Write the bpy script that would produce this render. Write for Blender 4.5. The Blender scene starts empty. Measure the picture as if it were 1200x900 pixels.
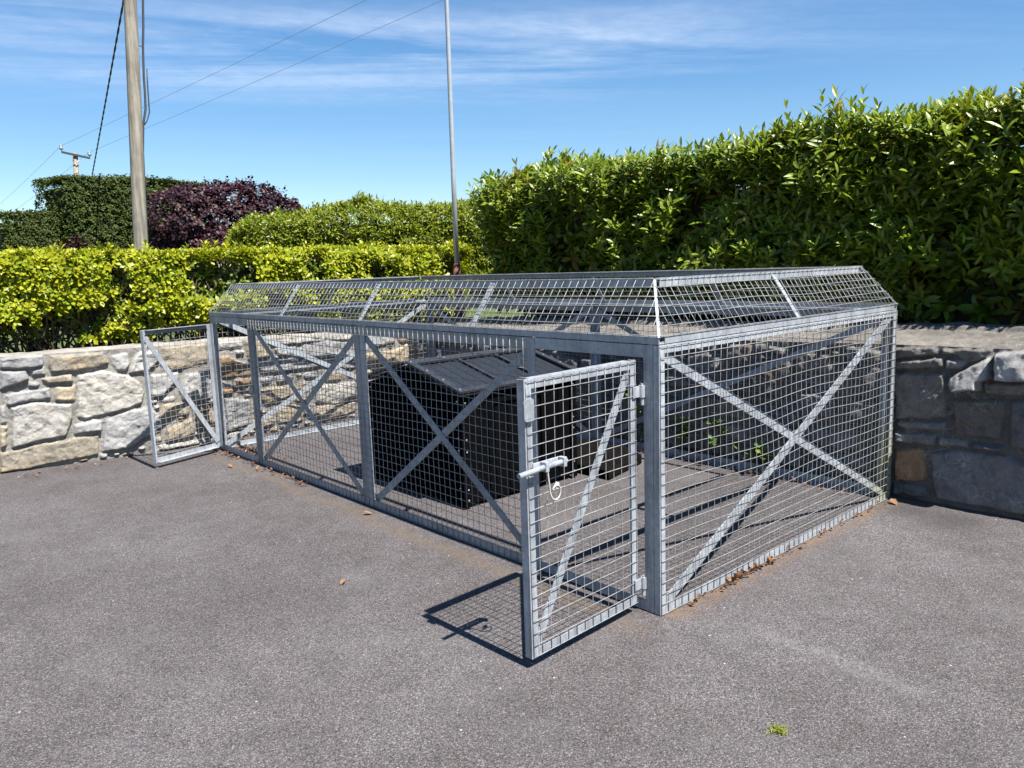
import bpy, math, random
import numpy as np
from mathutils import Vector, Matrix
random.seed(7); rng = np.random.default_rng(11)
S = bpy.context.scene
COL = S.collection
R = math.radians
V3 = lambda *a: Vector(a)

# ------------------------------------------------------------------ naming
def tag(o, label=None, cat=None, group=None, kind=None):
    if label: o['label'] = label
    if cat: o['category'] = cat
    if group: o['group'] = group
    if kind: o['kind'] = kind
    return o
def empty(name, loc=(0, 0, 0), rz=0.0):
    o = bpy.data.objects.new(name, None); COL.objects.link(o)
    o.location = loc; o.rotation_euler = (0, 0, rz); o.empty_display_size = .1
    return o
def link(name, me, mat, parent=None):
    o = bpy.data.objects.new(name, me); COL.objects.link(o)
    if mat is not None: me.materials.append(mat)
    if parent is not None:
        o.parent = parent
        bpy.context.view_layer.update()
        o.matrix_parent_inverse = world_of(parent).inverted()
    return o
def world_of(o):
    m = o.matrix_basis.copy()
    while o.parent is not None:
        m = o.parent.matrix_basis @ (o.matrix_parent_inverse @ m)
        o = o.parent
    return m

# ------------------------------------------------------------------ mesh builder (world coordinates)
class MB:
    def __init__(s): s.v = []; s.f = []
    def add(s, vs, fs):
        b = len(s.v); s.v += [tuple(x) for x in vs]; s.f += [tuple(i + b for i in f) for f in fs]; return s
    def box(s, lo, hi):
        (a, b, c), (d, e, f) = lo, hi
        return s.add([(a,b,c),(d,b,c),(d,e,c),(a,e,c),(a,b,f),(d,b,f),(d,e,f),(a,e,f)],
                     [(0,3,2,1),(4,5,6,7),(0,1,5,4),(1,2,6,5),(2,3,7,6),(3,0,4,7)])
    def prism(s, sec, P0, P1, A, B):
        """section points (a,b) along A and B, swept from P0 to P1"""
        P0, P1, A, B = map(Vector, (P0, P1, A, B)); n = len(sec)
        vs = [P0 + A*a + B*b for a, b in sec] + [P1 + A*a + B*b for a, b in sec]
        fs = [(i, (i+1) % n, n + (i+1) % n, n + i) for i in range(n)]
        fs += [tuple(range(n-1, -1, -1)), tuple(range(n, 2*n))]
        return s.add(vs, fs)
    def angle(s, P0, P1, A, B, w=.04, d=.04, t=.005):
        return s.prism([(0,0),(w,0),(w,t),(t,t),(t,d),(0,d)], P0, P1, A, B)
    def flat(s, P0, P1, N, w=.045, t=.006):
        P0, P1, N = Vector(P0), Vector(P1), Vector(N).normalized()
        A = (P1 - P0).cross(N).normalized()
        return s.prism([(-w/2,-t/2),(w/2,-t/2),(w/2,t/2),(-w/2,t/2)], P0, P1, A, N)
    def tube(s, pts, r, n=6, caps=True):
        pts = [Vector(p) for p in pts]; b = len(s.v); k = len(pts)
        rs = r if isinstance(r, (list, tuple)) else [r]*k
        up = None
        for i, p in enumerate(pts):
            t = (pts[min(i+1, k-1)] - pts[max(i-1, 0)]).normalized()
            if up is None:
                up = Vector((0,0,1)) if abs(t.z) < .9 else Vector((1,0,0))
            a = t.cross(up).normalized(); c = a.cross(t).normalized(); up = c
            for j in range(n):
                q = 2*math.pi*j/n
                s.v.append(tuple(p + (a*math.cos(q) + c*math.sin(q))*rs[i]))
        for i in range(k-1):
            for j in range(n):
                s.f.append((b+i*n+j, b+i*n+(j+1) % n, b+(i+1)*n+(j+1) % n, b+(i+1)*n+j))
        if caps:
            s.f.append(tuple(b+j for j in range(n-1, -1, -1))); s.f.append(tuple(b+(k-1)*n+j for j in range(n)))
        return s
    def build(s, name, mat, parent=None, smooth=False, bevel=0.0):
        me = bpy.data.meshes.new(name); me.from_pydata(s.v, [], s.f); me.validate(); me.update()
        if smooth: me.polygons.foreach_set('use_smooth', [True]*len(me.polygons))
        o = link(name, me, mat, parent)
        if bevel:
            m = o.modifiers.new('edge', 'BEVEL'); m.width = bevel; m.segments = 2; m.limit_method = 'ANGLE'; m.angle_limit = R(40)
        return o

def np_mesh(name, verts, faces4=None, tint=None, smooth=True, faces3=None):
    """verts (n,3); faces4 (m,4) and faces3 (k,3); tint (n,3) base colours"""
    me = bpy.data.meshes.new(name)
    verts = np.ascontiguousarray(verts, dtype=np.float32)
    me.vertices.add(len(verts)); me.vertices.foreach_set('co', verts.ravel())
    loops = []; starts = []; n0 = 0
    if faces4 is not None and len(faces4):
        loops.append(np.asarray(faces4, np.int32).ravel()); starts.append(np.arange(len(faces4))*4); n0 = len(faces4)*4
    if faces3 is not None and len(faces3):
        loops.append(np.asarray(faces3, np.int32).ravel()); starts.append(n0 + np.arange(len(faces3))*3)
    loops = np.concatenate(loops).astype(np.int32); starts = np.concatenate(starts).astype(np.int32)
    me.loops.add(len(loops)); me.loops.foreach_set('vertex_index', loops)
    me.polygons.add(len(starts)); me.polygons.foreach_set('loop_start', starts)
    me.update(calc_edges=True)
    if smooth: me.polygons.foreach_set('use_smooth', np.ones(len(starts), dtype=bool))
    if tint is not None:
        at = me.color_attributes.new('tint', 'FLOAT_COLOR', 'POINT')
        c = np.ones((len(verts), 4), np.float32); c[:, :3] = tint
        at.data.foreach_set('color', c.ravel())
    me.validate()
    return me

# ------------------------------------------------------------------ numpy noise
def vnoise(P, scale, seed):
    P = np.asarray(P, float)*scale; i = np.floor(P).astype(np.int64); f = P - i; f = f*f*(3-2*f)
    def h(ix):
        n = np.zeros(ix.shape[:-1], np.int64) + seed*1013
        for k in range(ix.shape[-1]): n = (n*31 + ix[..., k]*(73856093, 19349663, 83492791)[k]) & 0x7fffffff
        n = (n ^ (n >> 13))*1274126177 & 0x7fffffff
        n = (n ^ (n >> 16))*668265263 & 0x7fffffff
        return (n & 0xffff)/65535.0
    d = P.shape[-1]; out = 0
    for c in range(2**d):
        o = np.array([(c >> k) & 1 for k in range(d)]); wgt = np.prod(np.where(o == 1, f, 1-f), -1)
        out = out + wgt*h(i + o)
    return out*2 - 1
def fbm(P, scale, seed, octv=4, gain=.5):
    a = 1; t = 0; n = 0
    for k in range(octv):
        t = t + a*vnoise(P, scale*2**k, seed + k*17); n += a; a *= gain
    return t/n

# ------------------------------------------------------------------ materials
def new_mat(name):
    m = bpy.data.materials.new(name); m.use_nodes = True
    nt = m.node_tree; b = nt.nodes['Principled BSDF']
    return m, nt, b
def N(nt, t, **kw):
    n = nt.nodes.new(t)
    for k, v in kw.items():
        if k.startswith('_'): n.inputs[k[1:].replace('_', ' ')].default_value = v
        else: setattr(n, k, v)
    return n
def ramp(nt, stops, interp='LINEAR'):
    n = nt.nodes.new('ShaderNodeValToRGB'); e = n.color_ramp.elements; n.color_ramp.interpolation = interp
    while len(e) < len(stops): e.new(.5)
    for x, (p, c) in zip(e, stops):
        x.position = p; x.color = (c, c, c, 1) if isinstance(c, (int, float)) else (*c, 1)
    return n
def noise(nt, scale, detail=4, rough=.55, coord=None, vec=None):
    n = nt.nodes.new('ShaderNodeTexNoise'); n.inputs['Scale'].default_value = scale
    n.inputs['Detail'].default_value = detail; n.inputs['Roughness'].default_value = rough
    if vec is not None: nt.links.new(vec, n.inputs['Vector'])
    return n
def pos(nt): return nt.nodes.new('ShaderNodeNewGeometry').outputs['Position']
def mix(nt, fac, a, b, mode='MIX'):
    n = nt.nodes.new('ShaderNodeMix'); n.data_type = 'RGBA'; n.blend_type = mode
    for sock, v in ((n.inputs[0], fac), (n.inputs[6], a), (n.inputs[7], b)):
        if isinstance(v, (int, float)): sock.default_value = v
        elif isinstance(v, tuple): sock.default_value = (*v, 1)
        else: nt.links.new(v, sock)
    return n.outputs[2]
def bump(nt, b, h, strength=.3, dist=.01):
    n = nt.nodes.new('ShaderNodeBump'); n.inputs['Strength'].default_value = strength; n.inputs['Distance'].default_value = dist
    nt.links.new(h, n.inputs['Height']); nt.links.new(n.outputs[0], b.inputs['Normal'])

def mat_zinc(name, base=(.50, .53, .56), metal=.35, rough=.5):
    m, nt, b = new_mat(name); P = pos(nt)
    v = nt.nodes.new('ShaderNodeTexVoronoi'); v.inputs['Scale'].default_value = 70; nt.links.new(P, v.inputs['Vector'])
    sp = ramp(nt, [(0, .82), (1, 1.12)]); nt.links.new(v.outputs['Color'], sp.inputs[0])
    n1 = noise(nt, 9, 5, .6, vec=P); r1 = ramp(nt, [(.3, .78), (.7, 1.08)]); nt.links.new(n1.outputs[0], r1.inputs[0])
    n2 = noise(nt, 2.2, 3, .6, vec=P); r2 = ramp(nt, [(.35, .9), (.65, 1.05)]); nt.links.new(n2.outputs[0], r2.inputs[0])
    c = mix(nt, 1, base, sp.outputs[0], 'MULTIPLY'); c = mix(nt, 1, c, r1.outputs[0], 'MULTIPLY'); c = mix(nt, 1, c, r2.outputs[0], 'MULTIPLY')
    oi = nt.nodes.new('ShaderNodeObjectInfo'); ro = ramp(nt, [(0, .86), (1, 1.12)]); nt.links.new(oi.outputs['Random'], ro.inputs[0])
    c = mix(nt, 1, c, ro.outputs[0], 'MULTIPLY')
    # white bloom, run marks, a little rust, lichen on one foot
    n4 = noise(nt, 34, 6, .72, vec=P); r4 = ramp(nt, [(.58, 0), (.74, .5)]); nt.links.new(n4.outputs[0], r4.inputs[0]); c = mix(nt, r4.outputs[0], c, (.50, .52, .53))
    ms = N(nt, 'ShaderNodeMapping'); ms.inputs['Scale'].default_value = (38, 38, 2.2); nt.links.new(P, ms.inputs[0])
    n5 = noise(nt, 1, 4, .6, vec=ms.outputs[0]); r5 = ramp(nt, [(.34, .72), (.5, 1)]); nt.links.new(n5.outputs[0], r5.inputs[0]); c = mix(nt, 1, c, r5.outputs[0], 'MULTIPLY')
    n6 = noise(nt, 6.5, 5, .7, vec=P); r6 = ramp(nt, [(.70, 0), (.78, .5)]); nt.links.new(n6.outputs[0], r6.inputs[0]); c = mix(nt, r6.outputs[0], c, (.17, .085, .045))
    vd = N(nt, 'ShaderNodeVectorMath', operation='DISTANCE'); vd.inputs[1].default_value = (2.377, 0, .18); nt.links.new(P, vd.inputs[0])
    rl_ = ramp(nt, [(.12, .5), (.36, 0)]); nt.links.new(vd.outputs['Value'], rl_.inputs[0])
    nl = noise(nt, 25, 4, .6, vec=P); rn = ramp(nt, [(.35, .3), (.6, 1)]); nt.links.new(nl.outputs[0], rn.inputs[0])
    ml = N(nt, 'ShaderNodeMath', operation='MULTIPLY'); nt.links.new(rl_.outputs[0], ml.inputs[0]); nt.links.new(rn.outputs[0], ml.inputs[1]); c = mix(nt, ml.outputs[0], c, (.30, .30, .11))
    nt.links.new(c, b.inputs['Base Color']); b.inputs['Metallic'].default_value = metal
    rr = ramp(nt, [(.3, rough-.08), (.7, rough+.12)]); nt.links.new(n1.outputs[0], rr.inputs[0]); nt.links.new(rr.outputs[0], b.inputs['Roughness'])
    n3 = noise(nt, 120, 3, .6, vec=P); bump(nt, b, n3.outputs[0], .08, .002)
    return m
ZINC = mat_zinc('galvanised_steel', (.292, .318, .348), .15, .45)
WIRE = mat_zinc('galvanised_wire', (.255, .26, .262), .12, .5)

def mat_plain(name, c, rough=.6, metal=0, nscale=20, var=.15, bmp=.1, spec=.5):
    m, nt, b = new_mat(name); P = pos(nt)
    n1 = noise(nt, nscale, 5, .6, vec=P); r = ramp(nt, [(.25, 1-var), (.75, 1+var)]); nt.links.new(n1.outputs[0], r.inputs[0])
    nt.links.new(mix(nt, 1, c, r.outputs[0], 'MULTIPLY'), b.inputs['Base Color'])
    b.inputs['Roughness'].default_value = rough; b.inputs['Metallic'].default_value = metal; b.inputs['Specular IOR Level'].default_value = spec
    if bmp: bump(nt, b, n1.outputs[0], bmp, .004)
    return m
BLACK = mat_plain('black_plastic', (.0032, .0032, .0035), .8, 0, 14, .3, .12, .0)
DARKSHEET = mat_plain('dark_roof_sheet', (.012, .015, .020), .5, .05, 10, .25, .06)
DARKTRIM = mat_plain('dark_trim', (.022, .025, .031), .5, .05, 25, .2, .06)
SCREW = mat_plain('screw_steel', (.75, .75, .73), .3, .8, 40, .1, 0)
RUST = mat_plain('rusty_brown_steel', (.12, .045, .028), .8, 0, 25, .35, .2)
PAINT = mat_plain('grey_painted_steel', (.32, .345, .36), .4, .3, 12, .12, .02)
CABLE = mat_plain('dark_cable', (.02, .024, .03), .6, 0, 60, .3, 0)
WIREGREY = mat_plain('power_wire', (.16, .19, .23), .6, .1, 30, .2, 0)
WHITEROPE = mat_plain('white_coated_cable', (.36, .35, .33), .6, 0, 60, .12, .05)
GLASSY = mat_plain('insulator_glaze', (.16, .18, .19), .3, 0, 30, .15, 0)
SOIL = mat_plain('brown_soil', (.07, .052, .035), .95, 0, 30, .4, .6)

def mat_wood_pole():
    m, nt, b = new_mat('weathered_pole_wood'); P = pos(nt)
    mp = N(nt, 'ShaderNodeMapping'); mp.inputs['Scale'].default_value = (16, 16, .9); nt.links.new(P, mp.inputs[0])
    n1 = noise(nt, 1.4, 8, .7, vec=mp.outputs[0])
    r = ramp(nt, [(.3, (.08, .07, .055)), (.5, (.19, .172, .14)), (.72, (.30, .275, .23))]); nt.links.new(n1.outputs[0], r.inputs[0])
    n2 = noise(nt, 3.5, 4, .6, vec=P); r2 = ramp(nt, [(.35, .75), (.6, 1.05)]); nt.links.new(n2.outputs[0], r2.inputs[0])
    nt.links.new(mix(nt, 1, r.outputs[0], r2.outputs[0], 'MULTIPLY'), b.inputs['Base Color'])
    b.inputs['Roughness'].default_value = .85; bump(nt, b, n1.outputs[0], .5, .01)
    return m
POLEWOOD = mat_wood_pole()
BARK = mat_plain('hedge_bark', (.055, .042, .03), .9, 0, 40, .35, .4)

def mat_leaf(name, rough=.38, trans=.3, spec=.5, tcol=(1.25, 1.2, .55)):
    m, nt, b = new_mat(name)
    at = N(nt, 'ShaderNodeVertexColor'); at.layer_name = 'tint'
    nt.links.new(at.outputs[0], b.inputs['Base Color'])
    b.inputs['Roughness'].default_value = rough; b.inputs['Specular IOR Level'].default_value = spec
    tr = nt.nodes.new('ShaderNodeBsdfTranslucent'); nt.links.new(mix(nt, 1, at.outputs[0], tcol, 'MULTIPLY'), tr.inputs[0])
    mx = nt.nodes.new('ShaderNodeMixShader'); mx.inputs[0].default_value = trans
    nt.links.new(b.outputs[0], mx.inputs[1]); nt.links.new(tr.outputs[0], mx.inputs[2])
    nt.links.new(mx.outputs[0], nt.nodes['Material Output'].inputs[0])
    return m
LAUREL = mat_leaf('laurel_leaf', .38, .3, .42)
GOLDEN = mat_leaf('golden_leaf', .42, .3, .4, (1.15, 1.1, .5))
DARKLEAF = mat_leaf('dark_small_leaf', .6, .2, .2)
PURPLE = mat_leaf('purple_leaf', .5, .18, .3, (1.3, .6, .7))
DRYLEAF = mat_leaf('dry_leaf', .7, .2, .2, (1.1, .9, .7))

def mat_asphalt():
    m, nt, b = new_mat('worn_asphalt'); P = pos(nt)
    va = nt.nodes.new('ShaderNodeTexVoronoi'); va.inputs['Scale'].default_value = 215; nt.links.new(P, va.inputs['Vector'])
    sep = nt.nodes.new('ShaderNodeSeparateColor'); nt.links.new(va.outputs['Color'], sep.inputs[0])
    agg = ramp(nt, [(0, (.032, .0295, .0298)), (.25, (.067, .0615, .0622)), (.6, (.091, .0845, .0853)), (.88, (.121, .113, .1135)), (1, (.20, .19, .187))])
    nt.links.new(sep.outputs[0], agg.inputs[0])
    # warm or bluish single stones
    hue = ramp(nt, [(0, (1.10, .98, .95)), (.5, (1, 1, 1)), (1, (.95, .98, 1.04))]); nt.links.new(sep.outputs[1], hue.inputs[0])
    c = mix(nt, 1, agg.outputs[0], hue.outputs[0], 'MULTIPLY')
    edge = ramp(nt, [(.0, 1), (.55, 1), (.9, .55)]); dsc = N(nt, 'ShaderNodeMath', operation='MULTIPLY'); dsc.inputs[1].default_value = 1.25
    nt.links.new(va.outputs['Distance'], dsc.inputs[0]); nt.links.new(dsc.outputs[0], edge.inputs[0])
    c = mix(nt, 1, c, edge.outputs[0], 'MULTIPLY')
    # broad mottling, dusty paler areas
    n1 = noise(nt, .9, 6, .62, vec=P); r1 = ramp(nt, [(.3, (.80, .77, .77)), (.5, (1, .98, .98)), (.68, (1.22, 1.23, 1.25))]); nt.links.new(n1.outputs[0], r1.inputs[0])
    c = mix(nt, 1, c, r1.outputs[0], 'MULTIPLY')
    n2 = noise(nt, 6, 5, .65, vec=P); r2 = ramp(nt, [(.3, (.86, .87, .84)), (.5, (1, 1, 1)), (.7, (1.13, 1.11, 1.12))]); nt.links.new(n2.outputs[0], r2.inputs[0])
    c = mix(nt, 1, c, r2.outputs[0], 'MULTIPLY')
    # chalky scuff running along y near x=.17
    def band(x0, y0, y1, wid, seed):
        sx = nt.nodes.new('ShaderNodeSeparateXYZ')
        wob = noise(nt, 2.3, 3, .6, vec=P); ad = N(nt, 'ShaderNodeVectorMath', operation='MULTIPLY_ADD')
        ad.inputs[1].default_value = (.22, .12, 0); nt.links.new(wob.outputs['Color'], ad.inputs[0]); nt.links.new(P, ad.inputs[2])
        nt.links.new(ad.outputs[0], sx.inputs[0])
        def seg(sock, lo, hi, soft):
            mr = N(nt, 'ShaderNodeMapRange'); mr.interpolation_type = 'SMOOTHSTEP'
            a = N(nt, 'ShaderNodeMath', operation='SUBTRACT'); a.inputs[1].default_value = (lo+hi)/2; nt.links.new(sock, a.inputs[0])
            ab = N(nt, 'ShaderNodeMath', operation='ABSOLUTE'); nt.links.new(a.outputs[0], ab.inputs[0])
            mr.inputs['From Min'].default_value = (hi-lo)/2 - soft; mr.inputs['From Max'].default_value = (hi-lo)/2 + soft
            mr.inputs['To Min'].default_value = 1; mr.inputs['To Max'].default_value = 0
            nt.links.new(ab.outputs[0], mr.inputs[0]); return mr.outputs[0]
        mu = N(nt, 'ShaderNodeMath', operation='MULTIPLY')
        nt.links.new(seg(sx.outputs[0], x0-wid, x0+wid, wid*.9), mu.inputs[0]); nt.links.new(seg(sx.outputs[1], y0, y1, .12), mu.inputs[1])
        return mu.outputs[0]
    bd = band(.28, -.95, -.33, .035, 1)
    ng = noise(nt, 35, 3, .7, vec=P); rg = ramp(nt, [(.4, 0), (.65, .55)]); nt.links.new(ng.outputs[0], rg.inputs[0])
    mu = N(nt, 'ShaderNodeMath', operation='MULTIPLY'); nt.links.new(bd, mu.inputs[0]); nt.links.new(rg.outputs[0], mu.inputs[1])
    c = mix(nt, mu.outputs[0], c, (.17, .166, .166))
    # dark patch by the right-hand wall
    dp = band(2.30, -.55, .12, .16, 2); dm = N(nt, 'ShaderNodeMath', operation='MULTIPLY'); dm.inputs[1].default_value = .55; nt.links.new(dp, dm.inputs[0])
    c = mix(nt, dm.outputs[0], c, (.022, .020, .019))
    # brown dirt gathered along the cage's foot, oil drips, finer pale dust
    for bx in ((-.045, .05, 4.8, .05, 3),):
        db = band(*bx); dn = noise(nt, 22, 5, .7, vec=P); dr = ramp(nt, [(.35, .1), (.65, .75)]); nt.links.new(dn.outputs[0], dr.inputs[0])
        dm2 = N(nt, 'ShaderNodeMath', operation='MULTIPLY'); nt.links.new(db, dm2.inputs[0]); nt.links.new(dr.outputs[0], dm2.inputs[1])
        c = mix(nt, dm2.outputs[0], c, (.105, .078, .052))
    sy = nt.nodes.new('ShaderNodeSeparateXYZ'); nt.links.new(P, sy.inputs[0])
    ay = N(nt, 'ShaderNodeMath', operation='ABSOLUTE'); ad2 = N(nt, 'ShaderNodeMath', operation='ADD'); ad2.inputs[1].default_value = .035
    nt.links.new(sy.outputs[1], ad2.inputs[0]); nt.links.new(ad2.outputs[0], ay.inputs[0])
    fy_ = ramp(nt, [(.0, 1), (.09, 0)]); nt.links.new(ay.outputs[0], fy_.inputs[0])
    gx_ = N(nt, 'ShaderNodeMath', operation='GREATER_THAN'); gx_.inputs[1].default_value = .02; nt.links.new(sy.outputs[0], gx_.inputs[0])
    dn = noise(nt, 16, 5, .7, vec=P); dr = ramp(nt, [(.4, 0), (.62, .85)]); nt.links.new(dn.outputs[0], dr.inputs[0])
    q1 = N(nt, 'ShaderNodeMath', operation='MULTIPLY'); nt.links.new(fy_.outputs[0], q1.inputs[0]); nt.links.new(dr.outputs[0], q1.inputs[1])
    q2 = N(nt, 'ShaderNodeMath', operation='MULTIPLY'); nt.links.new(q1.outputs[0], q2.inputs[0]); nt.links.new(gx_.outputs[0], q2.inputs[1])
    c = mix(nt, q2.outputs[0], c, (.14, .085, .045))
    vo = nt.nodes.new('ShaderNodeTexVoronoi'); vo.inputs['Scale'].default_value = 1.7; vo.inputs['Randomness'].default_value = 1; nt.links.new(P, vo.inputs['Vector'])
    on = noise(nt, 18, 3, .6, vec=P); oa = N(nt, 'ShaderNodeMath', operation='MULTIPLY_ADD'); oa.inputs[1].default_value = .09; nt.links.new(on.outputs[0], oa.inputs[0]); nt.links.new(vo.outputs['Distance'], oa.inputs[2])
    orp = ramp(nt, [(.07, .38), (.13, 0)]); nt.links.new(oa.outputs[0], orp.inputs[0]); c = mix(nt, orp.outputs[0], c, (.035, .033, .033))
    n7 = noise(nt, 2.4, 7, .7, vec=P); n7.inputs['Distortion'].default_value = .6; r7 = ramp(nt, [(.50, 0), (.72, .42)]); nt.links.new(n7.outputs[0], r7.inputs[0])
    c = mix(nt, r7.outputs[0], c, mix(nt, .55, c, (.125, .125, .128)))
    # pale grit specks
    vb = nt.nodes.new('ShaderNodeTexVoronoi'); vb.inputs['Scale'].default_value = 26; nt.links.new(P, vb.inputs['Vector'])
    s2 = nt.nodes.new('ShaderNodeSeparateColor'); nt.links.new(vb.outputs['Color'], s2.inputs[0])
    g1 = N(nt, 'ShaderNodeMath', operation='GREATER_THAN'); g1.inputs[1].default_value = .978; nt.links.new(s2.outputs[0], g1.inputs[0])
    g2 = N(nt, 'ShaderNodeMath', operation='LESS_THAN'); g2.inputs[1].default_value = .11; nt.links.new(vb.outputs['Distance'], g2.inputs[0])
    gm = N(nt, 'ShaderNodeMath', operation='MULTIPLY'); nt.links.new(g1.outputs[0], gm.inputs[0]); nt.links.new(g2.outputs[0], gm.inputs[1])
    c = mix(nt, gm.outputs[0], c, (.34, .33, .30))
    nt.links.new(c, b.inputs['Base Color']); b.inputs['Roughness'].default_value = .82; b.inputs['Specular IOR Level'].default_value = .35
    h = N(nt, 'ShaderNodeMath', operation='MULTIPLY_ADD'); h.inputs[1].default_value = -1
    nt.links.new(va.outputs['Distance'], h.inputs[0]); nt.links.new(sep.outputs[2], h.inputs[2])
    bump(nt, b, h.outputs[0], .55, .004)
    return m
ASPHALT = mat_asphalt()

def mat_stone(name, veins=.5, rough=.85):
    m, nt, b = new_mat(name); P = pos(nt)
    at = N(nt, 'ShaderNodeVertexColor'); at.layer_name = 'tint'
    n1 = noise(nt, 14, 8, .65, vec=P); r1 = ramp(nt, [(.28, (.62, .62, .64)), (.5, (1, 1, 1)), (.75, (1.3, 1.28, 1.22))]); nt.links.new(n1.outputs[0], r1.inputs[0])
    c = mix(nt, 1, at.outputs[0], r1.outputs[0], 'MULTIPLY')
    n2 = noise(nt, 90, 4, .7, vec=P); r2 = ramp(nt, [(.3, .8), (.7, 1.18)]); nt.links.new(n2.outputs[0], r2.inputs[0])
    c = mix(nt, 1, c, r2.outputs[0], 'MULTIPLY')
    # calcite veins
    nv = noise(nt, 5, 4, .55, vec=P); mp = N(nt, 'ShaderNodeVectorMath', operation='MULTIPLY_ADD'); mp.inputs[1].default_value = (.25, .25, .25)
    nt.links.new(nv.outputs['Color'], mp.inputs[0]); nt.links.new(P, mp.inputs[2])
    vo = nt.nodes.new('ShaderNodeTexVoronoi'); vo.feature = 'DISTANCE_TO_EDGE'; vo.inputs['Scale'].default_value = 9; nt.links.new(mp.outputs[0], vo.inputs['Vector'])
    rv = ramp(nt, [(0, veins), (.018, veins*.5), (.04, 0)]); nt.links.new(vo.outputs['Distance'], rv.inputs[0])
    nm = noise(nt, 4, 2, .5, vec=P); rm = ramp(nt, [(.45, 0), (.6, 1)]); nt.links.new(nm.outputs[0], rm.inputs[0])
    mu = N(nt, 'ShaderNodeMath', operation='MULTIPLY'); nt.links.new(rv.outputs[0], mu.inputs[0]); nt.links.new(rm.outputs[0], mu.inputs[1])
    c = mix(nt, mu.outputs[0], c, mix(nt, .75, c, (.48, .47, .44)))
    nt.links.new(c, b.inputs['Base Color']); b.inputs['Roughness'].default_value = rough; b.inputs['Specular IOR Level'].default_value = .3
    n5 = noise(nt, 38, 6, .7, vec=P); bump(nt, b, mix(nt, .5, n1.outputs[0], n5.outputs[0]), .75, .02)
    return m
STONE = mat_stone('rubble_stone', .6)
STONESH = mat_stone('limestone', .35)  # same stone for the shaded right wall, fainter veins
def mat_lawn():
    m, nt, b = new_mat('lawn_turf'); P = pos(nt)
    n1 = noise(nt, 60, 4, .7, vec=P); r = ramp(nt, [(.3, (.03, .05, .01)), (.7, (.09, .12, .025))]); nt.links.new(n1.outputs[0], r.inputs[0])
    nt.links.new(r.outputs[0], b.inputs['Base Color']); b.inputs['Roughness'].default_value = .9; bump(nt, b, n1.outputs[0], .6, .03)
    return m
LAWN = mat_lawn()
SUN_STRENGTH = 5.0; SKY_STRENGTH = .057; EXPOSURE = 1.48; SKY_SAT = 1.24
SKY_AIR, SKY_DUST, SKY_OZONE = 1.0, .25, 3.0
CLOUD = .55; CLOUDCOL = (6.6, 7.3, 8.4)
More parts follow.
